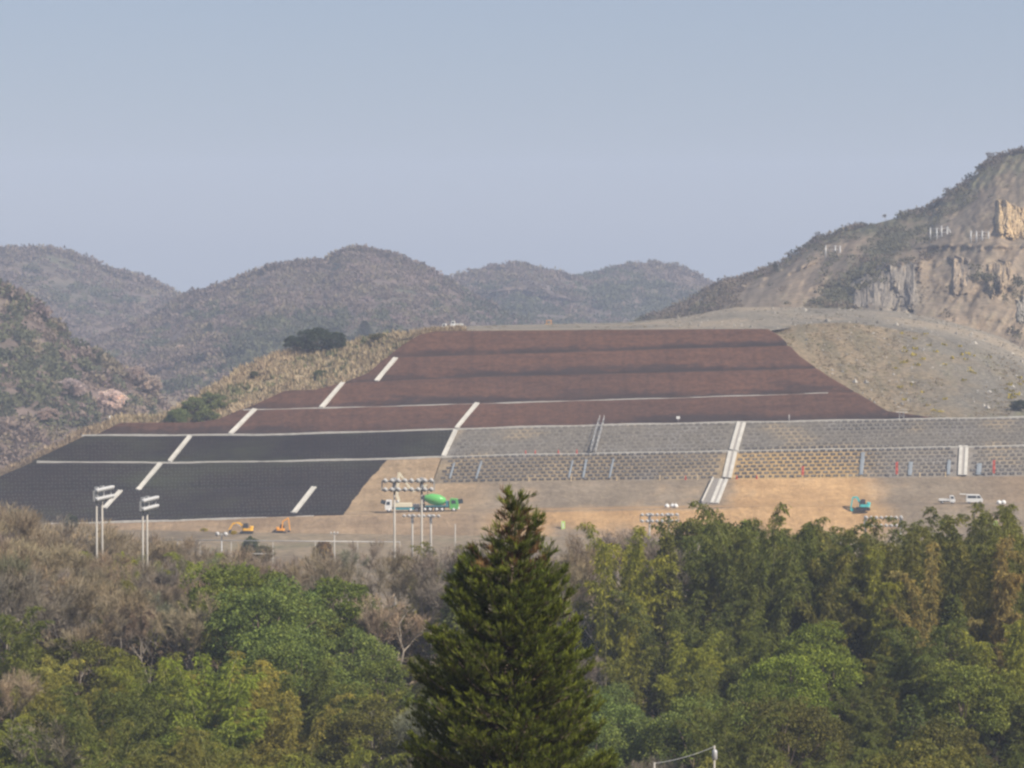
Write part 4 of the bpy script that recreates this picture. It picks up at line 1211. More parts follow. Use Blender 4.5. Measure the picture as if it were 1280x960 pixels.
def banner(px, py, label, h=1.9, w=.75):
    p = bank_pt(px, py); root = empty('banner', tuple(p), 0, label, 'banner'); MB().tube((0, 0, 0), (0, 0, h + .3), .04).build('pole', M['galv'], root)
    m = MB(); m.box((w / 2 + .05, 0, h / 2 + .25), (w, .03, h)); m.build('cloth', M['lime'], root); MB().box((w / 2 + .05, -.02, h * .5 + .25), (w * .3, .012, h * .6)).build('stripe', M['white'], root)
banner(701, 664, 'lime green banner on the bank just right of the dark cedar', 1.9)
banner(1235, 664.5, 'lime green banner below the white van', 2.0)
def sacks(px, back, label, n):
    p = bench_pt(px, back); root = empty('sandbag', tuple(p), 0, label, 'sandbag', 'white bulk bags on the works road')
    MB().lathe((0, 0, -.02), (0, 0, 1), [(0, .38), (.1, .5), (.5, .52), (.72, .35), (.8, .12)], 10).build('bag', M['white'], root)
    MB().tube((-.15, 0, .7), (.12, 0, 1.0), .03).build('lifting_strap', M['white'], root)
for px, b_, lb in ((834, 1.2, 'white bulk bag left of a close trio by the wide chute foot'), (841, 1.5, 'white bulk bag in the middle of a trio by the wide chute foot'), (845, 1.2, 'white bulk bag right of a trio by the wide chute foot'), (1250, 1.5, 'white bulk bag right of the white van, left one of a pair'), (1256, 1.8, 'white bulk bag right of the white van, right one of a pair')):
    sacks(px, b_, lb, 1)

def catch_fence(pxs, yb, yt, label, guy=False):
    P0 = hill_at('G', pxs[0], yb); root = empty('catch_fence', tuple(P0), 0, label, 'fence'); k = P0[1] / F
    for px in pxs:
        x = (px - pxs[0]) * k; h = (yb - yt) * k * R.uniform(.85, 1.05)
        MB().tube((x, -2, -1.5), (x, -2, h), .28, .22).build('post', M['galv'], root)
    L = (pxs[-1] - pxs[0]) * k; h = (yb - yt) * k
    for f in (.35, .6, .85): MB().tube((0, -2, h * f), (L, -2, h * f), .06).build('wire', M['galv'], root)
    if guy: MB().tube((L, -2, h), (L + 11 * k, -2, -.5), .2).build('guy_strut', M['galv'], root)
catch_fence((1162, 1170, 1176, 1183), 302, 283, 'pale post fence with slanted end strut on the quarry bench', True)
catch_fence((1212, 1219, 1226, 1234), 303, 288, 'pale post fence beside the yellow-ochre cliff')
catch_fence((1031, 1043, 1049), 322, 305, 'pale post fence high on the mountain\'s lower flank')

# ================================================================== TREES
def limb_path(p0, p1, bend, n=5):
    p0 = np.array(p0, float); p1 = np.array(p1, float); m = rng.normal(0, bend, 3)
    return [p0 + (p1 - p0) * t + m * math.sin(math.pi * t) for t in np.linspace(0, 1, n)]

def path_segs(pts, r0, r1):
    n = len(pts) - 1
    return [(pts[i], pts[i + 1], r0 + (r1 - r0) * i / n, r0 + (r1 - r0) * (i + 1) / n) for i in range(n)]

def mk(name, segs, nside, mat):
    V, Fq = tubes(segs, nside); return np_mesh(name, V, Fq, mat, smooth=True)

def v_bamboo(seed, h=12.0, nc=13, spread=1.5, plume=1.0):
    segs = []; B = []; A = []; L = []
    for c in range(nc):
        a = rng.uniform(0, 2 * math.pi); rr = spread * math.sqrt(rng.random()); base = np.array([rr * math.cos(a), rr * math.sin(a), 0])
        hh = h * rng.uniform(.55, 1.0); la = a + rng.normal(0, .8); ld = np.array([math.cos(la), math.sin(la), 0]); lean = rng.uniform(.6, 1.9)
        f = lambda t: base + ld * (lean * (.5 * t + 1.9 * t ** 4)) + np.array([0, 0, hh * (t - .14 * t ** 5)])
        pts = [f(t) for t in np.linspace(0, 1, 9)]; segs += path_segs(pts, .055, .012)
        for t in np.linspace(.25, 1.0, 30):
            p = f(t); w = (.95 - .75 * abs(t - .6)) * 1.05 * plume
            for b in range(5):
                ba = rng.uniform(0, 2 * math.pi); bd = np.array([math.cos(ba), math.sin(ba), rng.uniform(-.1, .45)]); bl = w * rng.uniform(.5, 1.2)
                k = 12; u = rng.uniform(.15, 1, k)[:, None]
                B.append(p + bd * bl * u + np.array([0, 0, -1.0]) * (u ** 2) * bl * .45)
                A.append(unit(bd * .55 + np.array([0, 0, -.65]) + rng.normal(0, .38, (k, 3)))); L.append(rng.uniform(.2, .42, k))
    B = np.concatenate(B); A = np.concatenate(A); L = np.concatenate(L)
    V, Fq = leaf_quads(B, A, rand_dirs(len(B)), L, L * .21)
    return mk('culms', segs, 4, M['culm']), np_mesh('bamboo_crown', V, Fq, M['leaf'])

def v_broad(seed, h=11.0, r=3.8, nl=34, leaf=.25, flat=.36, per=340, low=.62):
    segs = path_segs(limb_path((0, 0, -.5), (rng.normal(0, .3), rng.normal(0, .3), h * .45), .2), .28, .17)
    B = []; A = []; cz = h * low
    top = np.array(segs[-1][1])
    for i in range(nl):
        z = 1 - 1.45 * (i + .5) / nl; a = i * 2.39996 + rng.normal(0, .3); q_ = math.sqrt(max(.05, 1 - z * z))
        s = rng.uniform(.68, 1.0); c = np.array([r * q_ * math.cos(a) * s, r * q_ * math.sin(a) * s, cz + h * flat * z * s])
        if i % 2 == 0: segs += path_segs(limb_path(top, c, .3, 4), .10, .03)
        lr = rng.uniform(.75, 1.45) * r / 3.8
        d = rand_dirs(per); d[:, 2] = np.where(d[:, 2] < -.25, -d[:, 2], d[:, 2])
        B.append(c + d * lr * rng.uniform(.55, 1.08, (per, 1)) * np.array([1, 1, .72])); A.append(unit(d * .35 + rand_dirs(per) * .8 + np.array([0, 0, -.15])))
    B = np.concatenate(B); A = np.concatenate(A); L = rng.uniform(.7, 1.3, len(B)) * leaf
    V, Fq = leaf_quads(B, A, rand_dirs(len(B)), L, L * .62)
    return mk('trunk', segs, 6, M['bark']), np_mesh('broadleaf_crown', V, Fq, M['leaf'])

def v_conifer(seed, h=12.0, r=2.8, droop=.35):
    segs = path_segs([(0, 0, -.5), (0.05, 0, h * .5), (0, .03, h)], .2, .02); B = []; A = []; L = []
    nlev = 40
    for i in range(nlev):
        z = h * (.16 + .84 * i / nlev); rr = r * (1 - i / nlev) ** .75 * rng.uniform(.75, 1.15) + .12
        for b in range(7):
            a = rng.uniform(0, 2 * math.pi); d = np.array([math.cos(a), math.sin(a), .25]); e = np.array([math.cos(a), math.sin(a), 0]) * rr + np.array([0, 0, z])
            segs.append(((0, 0, z), e + np.array([0, 0, rr * .1]), .03, .008))
            k = 15; u = rng.uniform(.2, 1, k)[:, None]; side = np.array([-d[1], d[0], 0]) * rng.normal(0, .28, (k, 1)) * rr
            B.append(np.array([0, 0, z]) + d * rr * u + side * u - np.array([0, 0, droop]) * u ** 2 * rr)
            A.append(unit(d * .7 + np.array([0, 0, -.25]) + rng.normal(0, .4, (k, 3)))); L.append(rng.uniform(.28, .55, k))
    B = np.concatenate(B); A = np.concatenate(A); L = np.concatenate(L)
    V, Fq = leaf_quads(B, A, rand_dirs(len(B)), L, L * .38)
    return mk('trunk', segs, 4, M['bark']), np_mesh('conifer_crown', V, Fq, M['leaf'])

def v_bare(seed, h=11.0, spread=.55, tw=.032):
    segs = []; B = []; A = []; L = []
    def grow(p, d, l, r, dep):
        n = 3; q_ = np.array(p); dd = d.copy()
        for i in range(n):
            dd = unit(dd + rng.normal(0, .10, 3) + np.array([0, 0, .06])); e = q_ + dd * l / n
            segs.append((q_, e, r * (1 - .25 * i / n), r * (1 - .25 * (i + 1) / n))); q_ = e
            if dep >= 3:
                k = 10; B.append(q_ + rng.normal(0, .05, (k, 3))); A.append(unit(dd * .7 + rng.normal(0, .55, (k, 3)) + np.array([0, 0, .35]))); L.append(rng.uniform(.35, .95, k))
        if dep >= 5: return
        m = 3 if dep < 1 else rng.integers(2, 4)
        for i in range(m):
            a = rng.uniform(0, 2 * math.pi); o_ = np.array([math.cos(a), math.sin(a), rng.uniform(-.1, .3)])
            grow(q_, unit(dd + o_ * spread * rng.uniform(.7, 1.3)), l * rng.uniform(.62, .85), r * .6, dep + 1)
    grow(np.array([0, 0, -.4]), np.array([rng.normal(0, .08), rng.normal(0, .08), 1.0]), h * .27, .14, 0)
    B = np.concatenate(B); A = np.concatenate(A); L = np.concatenate(L)
    zmax = max(B[:, 2].max(), 1); s = h / zmax
    segs = [(a * s, b * s, c, d) for a, b, c, d in [(np.array(x[0]), np.array(x[1]), x[2], x[3]) for x in segs]]
    V, Fq = leaf_quads(B * s, A, rand_dirs(len(B)), L, tw)
    return mk('trunk', segs, 4, M['palebark']), np_mesh('bare_twigs', V, Fq, M['twig'])

VAR = {'bamboo': [v_bamboo(i, 12 + .6 * i, 12 + i, 1.3 + .12 * i) for i in range(6)],
       'tipbamboo': [v_bamboo(i, 12, 5, .7, .8) for i in range(4)],
       'broad': [v_broad(i, 10.5 + .4 * i, 3.4 + .3 * i) for i in range(5)],
       'bush': [v_broad(i, 7.0, 3.3, 34, .42, .5, 150, .40) for i in range(3)],
       'conifer': [v_conifer(i, 12, 2.3 + .25 * i) for i in range(4)],
       'bare': [v_bare(i, 11, .5 + .05 * i) for i in range(5)]}
TONES = {'bamboo': {'yellow-green': (0.195, 0.201, 0.031), 'olive': (0.158, 0.157, 0.031), 'dark green': (0.111, 0.128, 0.025), 'bright green': (0.179, 0.211, 0.028), 'dry brown': (0.243, 0.186, 0.058), 'pale yellow-green': (0.231, 0.216, 0.048)},
         'broad': {'mid green': (0.120, 0.145, 0.026), 'bluish green': (0.134, 0.176, 0.045), 'bright green': (0.144, 0.182, 0.026), 'dark olive': (0.111, 0.113, 0.024), 'yellowish': (0.238, 0.194, 0.030), 'russet': (0.169, 0.122, 0.037)},
         'conifer': {'dark green': (0.127, 0.149, 0.038), 'olive': (0.178, 0.180, 0.042)},
         'bare': {'brown': (.185, .145, .10), 'grey-purple': (.165, .14, .115), 'tan': (.24, .195, .13), 'grey-green': (.15, .15, .095)}}
FOREST = []
def plant(kind, tone, x, y, sc, zs=1.0, sink=.0, z=None, name=None, label=None, cat=None, group=None, col=None, var=None, leafname=None):
    base = 'bamboo' if kind == 'tipbamboo' else kind
    tr, cr = VAR[kind][R.randrange(len(VAR[kind])) if var is None else var]
    zz = float(gz(x, y)) - sink if z is None else z
    nm = name or {'bush': 'shrub', 'bamboo': 'bamboo_clump', 'broad': 'broadleaf_tree', 'conifer': 'conifer_tree', 'bare': 'bare_tree'}[base]
    root = empty(nm, (x, y, zz), R.uniform(0, 6.28), label, cat or {'bush': 'shrub', 'bamboo': 'bamboo', 'broad': 'tree', 'conifer': 'conifer', 'bare': 'bare tree'}[base], group)
    root.scale = (sc, sc, sc * zs); 
    t = link('culms' if base == 'bamboo' else 'trunk', tr, root)
    c = link('crown', cr, root)
    col = col or TONES[base][tone]; g = R.uniform(.85, 1.15)
    c.color = (col[0] * g * R.uniform(.93, 1.07), col[1] * g, col[2] * g * R.uniform(.9, 1.1), 1)
    return root

def choose(px, py):
    """what grows where: picture position of the tree top"""
    u = R.random()
    if px < 335 and py < np.interp(px, [0, 110, 145, 230, 335], [708, 688, 650, 655, 655]):
        if 140 < px < 215 and py > 690: return 'bamboo', R.choice(['bright green', 'yellow-green']), .85
        if px > 265 and py > 705: return 'broad', 'mid green', .9
        return ('bare', R.choice(['brown', 'brown', 'tan', 'grey-purple']), 1.0) if u < .9 else ('bamboo', 'olive', .8)
    if 245 < px < 450 and 700 <= py < 790: return 'broad', R.choice(['mid green', 'mid green', 'bluish green']), 1.0
    if px < 565 and py < 748: return ('bare', R.choice(['brown', 'tan', 'grey-purple', 'grey-green']), 1.0) if u < .78 else ('bamboo', 'olive', .8)
    if 430 < px < 535 and py > 790: return ('bare', R.choice(['grey-green', 'tan']), .85) if u < .55 else ('broad', R.choice(['bluish green', 'dark olive']), .8)
    if px < 520: return ('bamboo', R.choice(['yellow-green', 'yellow-green', 'olive', 'bright green', 'dark green', 'pale yellow-green']), 1.0) if u < .84 else (('broad', R.choice(['dark olive', 'mid green', 'mid green']), .75) if u < .95 else ('bare', 'tan', .8))
    if 565 <= px < 790 and py < 722: return ('bare', R.choice(['grey-purple', 'brown', 'tan']), 1.0) if u < .8 else ('tipbamboo', 'olive', 1.0)
    if 690 < px < 825 and py < 870: return ('broad', R.choice(['bluish green', 'bluish green', 'mid green']), .85) if u < .82 else ('bare', 'grey-purple', .8)
    if 755 < px < 850 and py >= 870: return ('broad', R.choice(['yellowish', 'russet']), .7)
    if 955 < px < 1045 and 735 < py < 800: return 'broad', 'bright green', .85
    if py < 735:
        if px > 1145 and py > 675: return ('tipbamboo', 'dry brown', 1.05) if u < .55 else (('bamboo', 'olive', .85) if u < .8 else ('bare', 'brown', .9))
        return ('tipbamboo', R.choice(['olive', 'yellow-green', 'olive']), 1.05) if u < .42 else (('conifer', R.choice(['olive', 'dark green']), 1.0) if u < .62 else ('bamboo', R.choice(['olive', 'dark green']), .9))
    return ('bamboo', R.choice(['olive', 'dark green', 'dark green', 'yellow-green']), .95) if u < .5 else (('broad', R.choice(['dark olive', 'dark olive', 'mid green', 'mid green', 'bluish green']), .85) if u < .88 else ('conifer', 'dark green', 1.0))

CREST = poly([(0, 645), (60, 655), (95, 668), (112, 692), (200, 694), (330, 702), (430, 690), (560, 674), (680, 690), (740, 672), (785, 664), (858, 664), (872, 650), (960, 652), (1000, 652), (1056, 656), (1074, 666), (1138, 666), (1152, 656), (1220, 660), (1280, 645)])
D = 186.0
row = 0
while D < 318:
    half = D * .166 + 4
    x = -half + (row % 2) * 2.4 + R.uniform(-1, 1)
    while x < half:
        xx = x + R.uniform(-1.3, 1.3); yy = D + R.uniform(-2.2, 2.2)
        Ht = 12.0
        px, py = proj((xx, yy, float(gz(xx, yy)) + Ht))
        if D > 292 and (px > 330 or True) and D > 306: Ht = 11
        kind, tone, s = choose(px, py)
        if D > 252 and px > 760 and kind == 'broad' and R.random() < .75: kind = R.choice(['tipbamboo', 'tipbamboo', 'bamboo']); tone = R.choice(['olive', 'yellow-green', 'olive', 'dark green']); s = 1.0
        ok = py < 1010
        if kind == 'conifer' and R.random() < .35: kind = 'broad'; tone = 'dark olive'
        cw = np.interp(py, [620, 700, 800, 900, 1000], [10, 50, 85, 100, 110])
        if abs(px - 640) < cw - 8: ok = False
        # the crest is lower in front of the playing field, higher beyond the cedar
        crest_s = np.interp(px, [0, 200, 330, 420, 560, 700, 800, 1280], [1.04, .98, .92, .95, 1.0, 1.15, 1.9, 2.1]) if D > 265 else 1.0
        if ok:
            sc = s * crest_s * R.uniform(.74, 1.14)
            if kind == 'bamboo': sc *= .93
            if kind == 'bare': sc *= 1.05
            hv = {'bamboo': 10.8, 'tipbamboo': 10.4, 'broad': 11.0, 'conifer': 12, 'bare': 11}[kind]
            lim = float(CREST(px)) + R.uniform(-6, 18)
            hmax = at(px, lim, yy)[2] - float(gz(xx, yy))
            sc = min(sc, max(.45, hmax / hv))
            s0 = min(sc, 1.0 if D > 255 and px > 690 else 1.3)
            FOREST.append((plant(kind, tone, xx, yy, s0, sc / s0), kind, tone, xx, yy, sc))
        x += (3.4 if kind == 'tipbamboo' else 4.6) + D * .005 if kind != 'broad' else 5.8 + D * .006
    D += 6.0 + D * .004; row += 1
# brushwood at the far left beyond the crest and single trees on the field
BRUSH = poly([(-10, 630), (45, 638), (95, 652), (115, 664), (210, 668), (260, 682), (340, 694)])
for i in range(44):
    px = R.uniform(-10, 340); y = R.uniform(334, 376); xx = (px - 640) / F * y
    zt = at(px, float(BRUSH(px)) + R.uniform(0, 24), y)[2]; h = zt - float(gz(xx, y))
    sc = max(.5, min(1.7, h / 11.0)); tone = R.choice(['brown', 'brown', 'tan', 'grey-purple'])
    FOREST.append((plant('bare', tone, xx, y, sc), 'bare', tone, xx, y, sc))

for i in range(26):
    px = R.uniform(-10, 345); y = R.uniform(316, 334); xx = (px - 640) / F * y
    zt = at(px, R.uniform(690, 722), y)[2]; sc = max(.5, min(1.2, (zt - float(gz(xx, y))) / 11.0)); tone = R.choice(['brown', 'tan', 'grey-purple', 'grey-green'])
    kd = 'bare'
    if px > 105 and R.random() < .7: kd = 'bamboo'; tone = R.choice(['yellow-green', 'olive', 'yellow-green', 'bright green']); sc *= 1.0
    FOREST.append((plant(kd, tone, xx, y, sc), kd, tone, xx, y, sc))
n = 2300
Y_ = rng.uniform(168, 345, n); X_ = (rng.uniform(-30, 1310, n) - 640) / F * Y_
C = np.stack([X_, Y_, gz(X_, Y_) + .1], -1); u = rng.random((n, 1))
px_ = 640 + F * X_ / Y_
dry = ((px_ < 560) & (Y_ > 262))[:, None]
tone = np.where(dry, np.where(u < .6, [.12, .09, .06], [.09, .08, .045]), np.where(u < .5, [.045, .055, .02], np.where(u < .8, [.07, .075, .025], [.10, .085, .04])))
crowns('undergrowth', C, rng.uniform(.9, 2.4, n), tone, 60, .30, M['woods'], 'low undergrowth filling the ground between the forest trees', .9, 0)

# ---------- labels of the forest trees: look, then the landmark above, then how far up from the photo's bottom edge
LMK = [(45, 'the corner of the black slope'), (100, 'the black slope\'s lowest chute'), (152, 'the taller edge-on mast'), (215, 'the shorter edge-on mast'), (262, 'the net fence\'s first posts'),
       (328, 'the yellow excavator'), (385, 'the orange excavator'), (450, 'the small utility pole'), (500, 'the pump truck'), (560, 'the mixer truck'), (640, 'the cedar\'s left flank'), (690, 'the cedar\'s right flank'),
       (740, 'the metal stair'), (800, 'the paired blue strips'), (860, 'the left floodlight rack'), (915, 'the wide white chute'), (975, 'the chute\'s right-hand wall'), (1040, 'the first red flag'), (1090, 'the teal excavator'),
       (1130, 'the right floodlight rack'), (1170, 'the largest red flag'), (1208, 'the white flatbed truck'), (1245, 'the white van'), (1400, 'the wall\'s right end')]
KN = {'bamboo': 'feathery bamboo clump', 'tipbamboo': 'slim bamboo plume', 'broad': 'round-crowned leafy tree', 'conifer': 'pointed conifer', 'bare': 'leafless twiggy tree'}
ORD = ['lowest', 'second up', 'third up', 'fourth up', 'fifth up', 'sixth up', 'seventh up', 'eighth up', 'ninth up', 'tenth up', 'eleventh up', 'twelfth up']
buck = {}
for r_, kind, tone, x, y, sc in FOREST:
    px, py = proj((x, y, r_.location[2] + 11.5 * sc)); lm = next(n for l, n in LMK if px < l)
    buck.setdefault((kind, tone, lm), []).append((py, r_))
for (kind, tone, lm), lst in buck.items():
    lst.sort(key=lambda t: -t[0])
    for i, (py, r_) in enumerate(lst):
        pos = '' if len(lst) == 1 else ', ' + (ORD[i] if len(lst) > 2 else ('lower one' if i == 0 else 'upper one'))
        r_['label'] = f'{tone} {KN[kind]} below {lm}{pos}'
        r_['group'] = {'bamboo': 'bamboo clumps of the forest', 'tipbamboo': 'bamboo plumes along the forest top', 'broad': 'leafy trees of the forest', 'conifer': 'conifers of the forest', 'bare': 'leafless trees of the forest'}[kind]

def field_tree(kind, tone, px, pytop, y, h, label, col=None, zs=1.0, var=None, name=None):
    p = at(px, pytop, y); sc = h / 11.5; z = max(p[2] - h, float(gz(p[0], y)) - 3) if h > 5 else p[2] - h
    return plant(kind, tone, p[0], y, sc, zs, z=p[2] - h * zs if z is None else z, label=label, col=col, var=var, name=name)
def low_shrub(px, py, y, wpx, hpx, label, col, kind='broad', name='shrub', cat='shrub'):
    """a bush of the given picture size standing at that distance"""
    p = at(px, py, y); k = y / F; sc = wpx * k / 7.4; zs = (hpx * k) / (6.6 * sc); kind = 'bush'
    return plant(kind, None, p[0], y, sc, zs, z=p[2] - hpx * k * .22, name=name, label=label, cat=cat, col=col)
low_shrub(20, 655, 640, 26, 24, 'dark green shrub before the lower corner of the black slope', (.045, .065, .028))
low_shrub(88, 660, 640, 20, 22, 'dark shrub just left of the taller edge-on floodlight mast', (.05, .062, .03))
low_shrub(313, 694, 560, 24, 30, 'green bush below the yellow excavator, behind the net fence', (.085, .105, .045))
low_shrub(330, 698, 555, 26, 22, 'low ochre-green bush right of the green one behind the net fence', (.13, .125, .06))
low_shrub(292, 668, 600, 9, 6, 'small yellow-flowering bush left of the yellow excavator', (.38, .28, .02))
low_shrub(255, 664, 610, 10, 5, 'low yellow-flowering bush farther left of the yellow excavator', (.34, .27, .04))
low_shrub(404, 702, 560, 24, 34, 'small ochre-leaved tree standing in front of the field', (.20, .13, .05), name='broadleaf_tree', cat='tree')
# trees on the ridge, on the far slopes
def ridge_tree(key, px, py, wpx, hpx, label, col, name='broadleaf_tree', cat='tree', kind='broad', dy=0):
    g = hill_at(key, px, py); y = g[1] - 1.5 + dy; p = at(px, py, y); k = y / F; 
    if kind == 'broad': kind = 'bush'
    sc = wpx * k / (7.4 if kind == 'bush' else 4.2); hh = {'bush': 6.6, 'conifer': 12.0, 'bare': 11}[kind]
    if kind == 'bare': sc = hpx * k / hh
    zs = (hpx * k) / (hh * sc)
    return plant(kind, None, p[0], y, sc, zs, z=p[2] - .2 - (hh * sc * zs * .15 if kind == 'bush' else 0), name=name, label=label, cat=cat, col=col)
DG = (.04, .055, .028)
ridge_tree('F', 366, 434, 24, 19, 'smallest dark evergreen of the trio on the dry grass ridge, at its edge', DG)
ridge_tree('F', 394, 438, 46, 36, 'largest dark evergreen of the trio on the dry grass ridge', DG)
ridge_tree('F', 420, 437, 30, 27, 'dark evergreen of the ridge trio nearest the brown slope', DG)
ridge_tree('F', 473, 424, 24, 10, 'low olive bush on the ridge next to the topmost chute', (.10, .095, .03), 'shrub', 'shrub')
for i, (px, py, w, h_, lb) in enumerate(((222, 530, 34, 24, 'bright green bush lowest of those beside the dry ridge foot'), (243, 524, 38, 34, 'bright green bush in the middle of those beside the dry ridge'), (264, 514, 36, 30, 'bright green bush highest of those beside the dry ridge'), (258, 528, 34, 20, 'bright green bush touching the brown soil beside the dry ridge'))):
    ridge_tree('F', px, py, w, h_, lb, (.125, .150, .05), 'shrub', 'shrub')
for px, py, w, h_, lb in ((318, 472, 13, 11, 'small green bush high on the dry ridge'), (400, 470, 18, 10, 'low green bush below the trio of ridge evergreens')):
    ridge_tree('F', px, py, w, h_, lb, (.09, .10, .04), 'shrub', 'shrub')
CH = (.56, .47, .47)
for px, py, w, h_, lb in ((139, 512, 38, 32, 'brightest pale pink cherry in bloom on the nearer hillside'), (88, 494, 40, 26, 'faint pink cherry left of the brightest one'), (168, 474, 32, 20, 'pink cherry highest on the hillside edge'), (186, 488, 34, 26, 'pink cherry between the highest and the brightest'), (60, 524, 28, 18, 'dull pink cherry lowest on the nearer hillside')):
    ridge_tree('E', px, py, w, h_, lb, CH if 'brightest pale' in lb else (.40, .31, .30), 'cherry_tree', 'cherry tree', dy=-6)
ridge_tree('B', 226, 437, 16, 8, 'tiny pale cherry far off on the broad central hill', (.5, .4, .38), 'cherry_tree', 'cherry tree', dy=-10)
for px, py, w, h_, lb in ((123, 455, 9, 12, 'dark conifer on the nearer hillside above the cherries'),):
    ridge_tree('E', px, py, w, h_, lb, DG, 'conifer_tree', 'conifer', 'conifer', dy=-5)
for px, py, w, h_, lb in ((262, 415, 10, 12, 'dark conifer high on the broad central hill'), (278, 468, 9, 15, 'dark conifer low on the central hill beside the dry ridge'), (220, 466, 8, 14, 'dark conifer low on the central hill left of its twin'), (456, 424, 22, 24, 'dark conifer on the central hill right above the dry ridge')):
    ridge_tree('B', px, py, w, h_, lb, DG, 'conifer_tree', 'conifer', 'conifer', dy=-10)
ridge_tree('G', 969, 341, 9, 15, 'lone pointed tree on the skyline of the mountain\'s lower flank', (.05, .06, .04), 'conifer_tree', 'conifer', 'conifer', dy=-2)
for px, py, w, h_, lb in ((1024, 303, 18, 14, 'wispy bare tree on the mountain skyline above the post fence'), (1180, 252, 20, 18, 'bare tree on the skyline at the step of the mountain'), (1233, 212, 24, 22, 'bare tree highest on the mountain skyline'), (1108, 279, 14, 12, 'small bare tree midway along the mountain skyline')):
    ridge_tree('G', px, py, w, h_, lb, (.12, .10, .085), 'bare_tree', 'bare tree', 'bare', dy=-2)
ridge_tree('I', 1274, 512, 22, 16, 'dark evergreen bush at the right edge just above the block wall', DG, 'shrub', 'shrub')

# ---------- the dark cedar in front
def hero():
    Y = 80.0; tip = at(640, 620, Y); zb = float(gz(0, Y)); H = tip[2] - zb
    root = empty('cedar_tree', (0.0, Y, zb), 0, 'dark green cedar with brushy upturned tips, standing alone in front', 'cedar')
    tr = path_segs([np.array([0, 0, -.5]), np.array([.05, 0, H * .5]), np.array([-.05, .05, H * .8]), np.array([.02, 0, H - .25])], .24, .03)
    wid = poly([(0, .3), (.5, .66), (1.1, .92), (1.8, 1.18), (2.3, 1.36), (2.9, 1.48), (3.2, 1.7), (3.6, 1.95), (4.3, 2.1), (5, 2.2), (5.8, 2.38), (6.6, 2.62), (9, 3.1), (14, 3.2)])
    segs = list(tr); B = []; A = []; L = []; C = []
    GRN = np.array([.060, .084, .017]); YG = np.array([.140, .155, .022]); BRN = np.array([.13, .075, .035]); DRY = np.array([.24, .14, .06])
    z = .10; i = 0
    while z < 13.0:
        lobe = .80 + .36 * float(vnoise(i * 2.39996 % 6.283 * 1.1 + 3, z * 1.25))
        a = i * 2.39996 + rng.normal(0, .25); i += 1
        rr = float(wid(z)) * (.80 + .40 * float(vnoise((math.cos(a) + 2) * 1.7, (math.sin(a) + 2) * 1.7 + z * 1.3)))
        openz = z < 1.9
        z += (.042 if z < 1.2 else .034 if z < 1.9 else .020) if z < 8 else .06
        if z < 3.4 and vnoise((math.cos(a) + 2) * 1.9 + 7, (math.sin(a) + 2) * 1.9 + z * 2.2) < (.47 if z < 1.0 else .43 if openz else .30): continue
        rb = rr * rng.uniform(.80, 1.0) * (.6 if i % 6 == 0 else 1)
        up = np.interp(z, [0, .8, 1.6, 3, 8], [1.7, 1.0, .65, .35, .12])
        hd = np.array([math.cos(a), math.sin(a), 0])
        p0 = np.array([0, 0, H - z - rb * up * .75])
        P_ = lambda t: p0 + hd * rb * t + np.array([0, 0, rb * up * t ** 1.6 - .12 * rb * math.sin(math.pi * t)])
        pts = [P_(t) for t in np.linspace(0, 1, 6)]
        segs += path_segs(pts, .032 * (rb / 2 + .35), .007)
        nt_ = int(7 + 10 * rb)
        for t in np.concatenate([np.linspace(.55 if openz else .42, 1, nt_), [.95, 1.0, 1.0]]):
            q_ = P_(t)
            sd = np.array([-hd[1], hd[0], 0]) * rng.normal(0, .9)
            td = unit(hd * .5 + sd * .6 + np.array([0, 0, rng.uniform(.25, 1.0)]))
            tl = rng.uniform(.12, .34) * (1.15 - .35 * t) + .05
            q_ = q_ + sd * rb * .12
            segs.append((q_, q_ + td * tl, .008, .004))
            k = 26; u = rng.uniform(0, 1, k)[:, None]
            B.append(q_ + td * tl * u + rng.normal(0, .014, (k, 3)))
            A.append(unit(td * .8 + rand_dirs(k) * .6 + np.array([0, 0, .45]))); L.append(rng.uniform(.08, .21, k) * (1.25 if openz else 1))
            base = GRN * (1 - u * .6) + YG * (u * .6)
            tone = rng.uniform(.7, 1.3)
            if rng.random() < .30: base = base * .35 + YG * .85
            if (openz and rng.random() < (.75 if t < .8 else .15)) or (t < .55 and rng.random() < .12): base = np.tile(BRN if rng.random() < .7 else DRY, (k, 1)) * rng.uniform(.6, 1.2, (k, 1))
            C.append(base * tone)
    B = np.concatenate(B); A = np.concatenate(A); L = np.concatenate(L); C = np.concatenate(C)
    V, Fq = leaf_quads(B, A, rand_dirs(len(B)), L, .021)
    link('trunk', mk('trunk', segs, 5, M['bark']), root)
    cr = link('crown', np_mesh('cedar_crown', V, Fq, attr_mat('cedar_needles', .55, 2.0, .8, 1.25, .25), cols=np.repeat(C, 4, 0)), root)
hero()

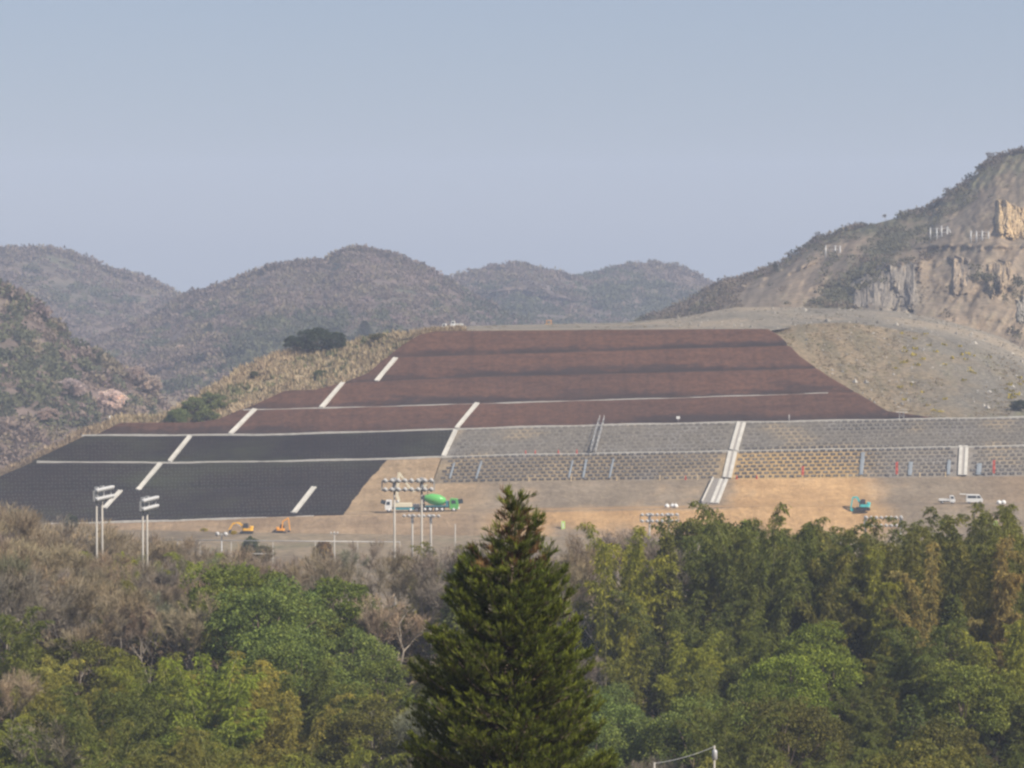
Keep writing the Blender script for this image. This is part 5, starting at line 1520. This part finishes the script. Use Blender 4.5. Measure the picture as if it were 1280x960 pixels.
# ================================================================== AIR, LIGHT, CAMERA
def haze():
    m = MB(); x0, x1, y0, y1, z0, z1 = -2800, 2800, -90, 3200, -80, 85
    m.box(((x0 + x1) / 2, (y0 + y1) / 2, (z0 + z1) / 2), (x1 - x0, y1 - y0, z1 - z0))
    mt = bpy.data.materials.new('haze_air'); mt.use_nodes = True; nt = mt.node_tree; nt.nodes.clear()
    out = nt.nodes.new('ShaderNodeOutputMaterial'); v = nt.nodes.new('ShaderNodeVolumePrincipled')
    v.inputs['Color'].default_value = (.62, .72, .95, 1); v.inputs['Density'].default_value = HAZE; v.inputs['Anisotropy'].default_value = .0
    nt.links.new(v.outputs[0], out.inputs['Volume'])
    o = m.build('haze', mt); tag(o, kind='stuff', label='thin spring haze filling the valley air')
HAZE = .00021
haze()

SUN_AZ, SUN_EL = 122.0, 42.0      # degrees clockwise from the view direction, height above the horizon
w = bpy.data.worlds.new('World'); scene.world = w; w.use_nodes = True
nt = w.node_tree; bg = nt.nodes['Background']
sky = nt.nodes.new('ShaderNodeTexSky'); sky.sky_type = 'NISHITA'; sky.sun_disc = False
sky.sun_elevation = rad(SUN_EL); sky.sun_rotation = rad(SUN_AZ); sky.altitude = 100; sky.air_density = 1.0; sky.dust_density = .6; sky.ozone_density = 3.0
painted_veil = nt.nodes.new('ShaderNodeRGB'); painted_veil.outputs[0].default_value = (2.60, 3.08, 3.88, 1)      # flat grey-blue mixed into the sky colour, standing in for high haze
nt.links.new(mixc(nt, .72, mixc(nt, 1.0, sky.outputs[0], (.96, .90, 1.0), 'MULTIPLY'), painted_veil.outputs[0]), bg.inputs[0]); bg.inputs[1].default_value = .078
sd = bpy.data.lights.new('sun', 'SUN'); sd.energy = 4.7; sd.angle = rad(.53); sd.color = (1.0, .91, .78)
so = bpy.data.objects.new('sun', sd); COL.objects.link(so)
tos = Vector((math.sin(rad(SUN_AZ)) * math.cos(rad(SUN_EL)), math.cos(rad(SUN_AZ)) * math.cos(rad(SUN_EL)), math.sin(rad(SUN_EL))))
so.rotation_euler = tos.to_track_quat('Z', 'Y').to_euler(); so.location = (60, -60, 120)

cd = bpy.data.cameras.new('camera'); cam = bpy.data.objects.new('camera', cd); COL.objects.link(cam)
cd.sensor_width = 36; cd.lens = 36 * F / 1280; cd.clip_start = .5; cd.clip_end = 12000
cam.rotation_euler = (rad(90) - PITCH, 0, 0)
scene.camera = cam
scene.view_settings.view_transform = 'Standard'; scene.view_settings.look = 'None'
scene.view_settings.exposure = 0.72; scene.view_settings.gamma = 1.0; scene.view_settings.use_curve_mapping = False
scene.cycles.max_bounces = 5; scene.cycles.diffuse_bounces = 2; scene.cycles.transmission_bounces = 3; scene.cycles.volume_bounces = 1
scene.cycles.filter_width = 2.5
scene.cycles.use_denoising = True
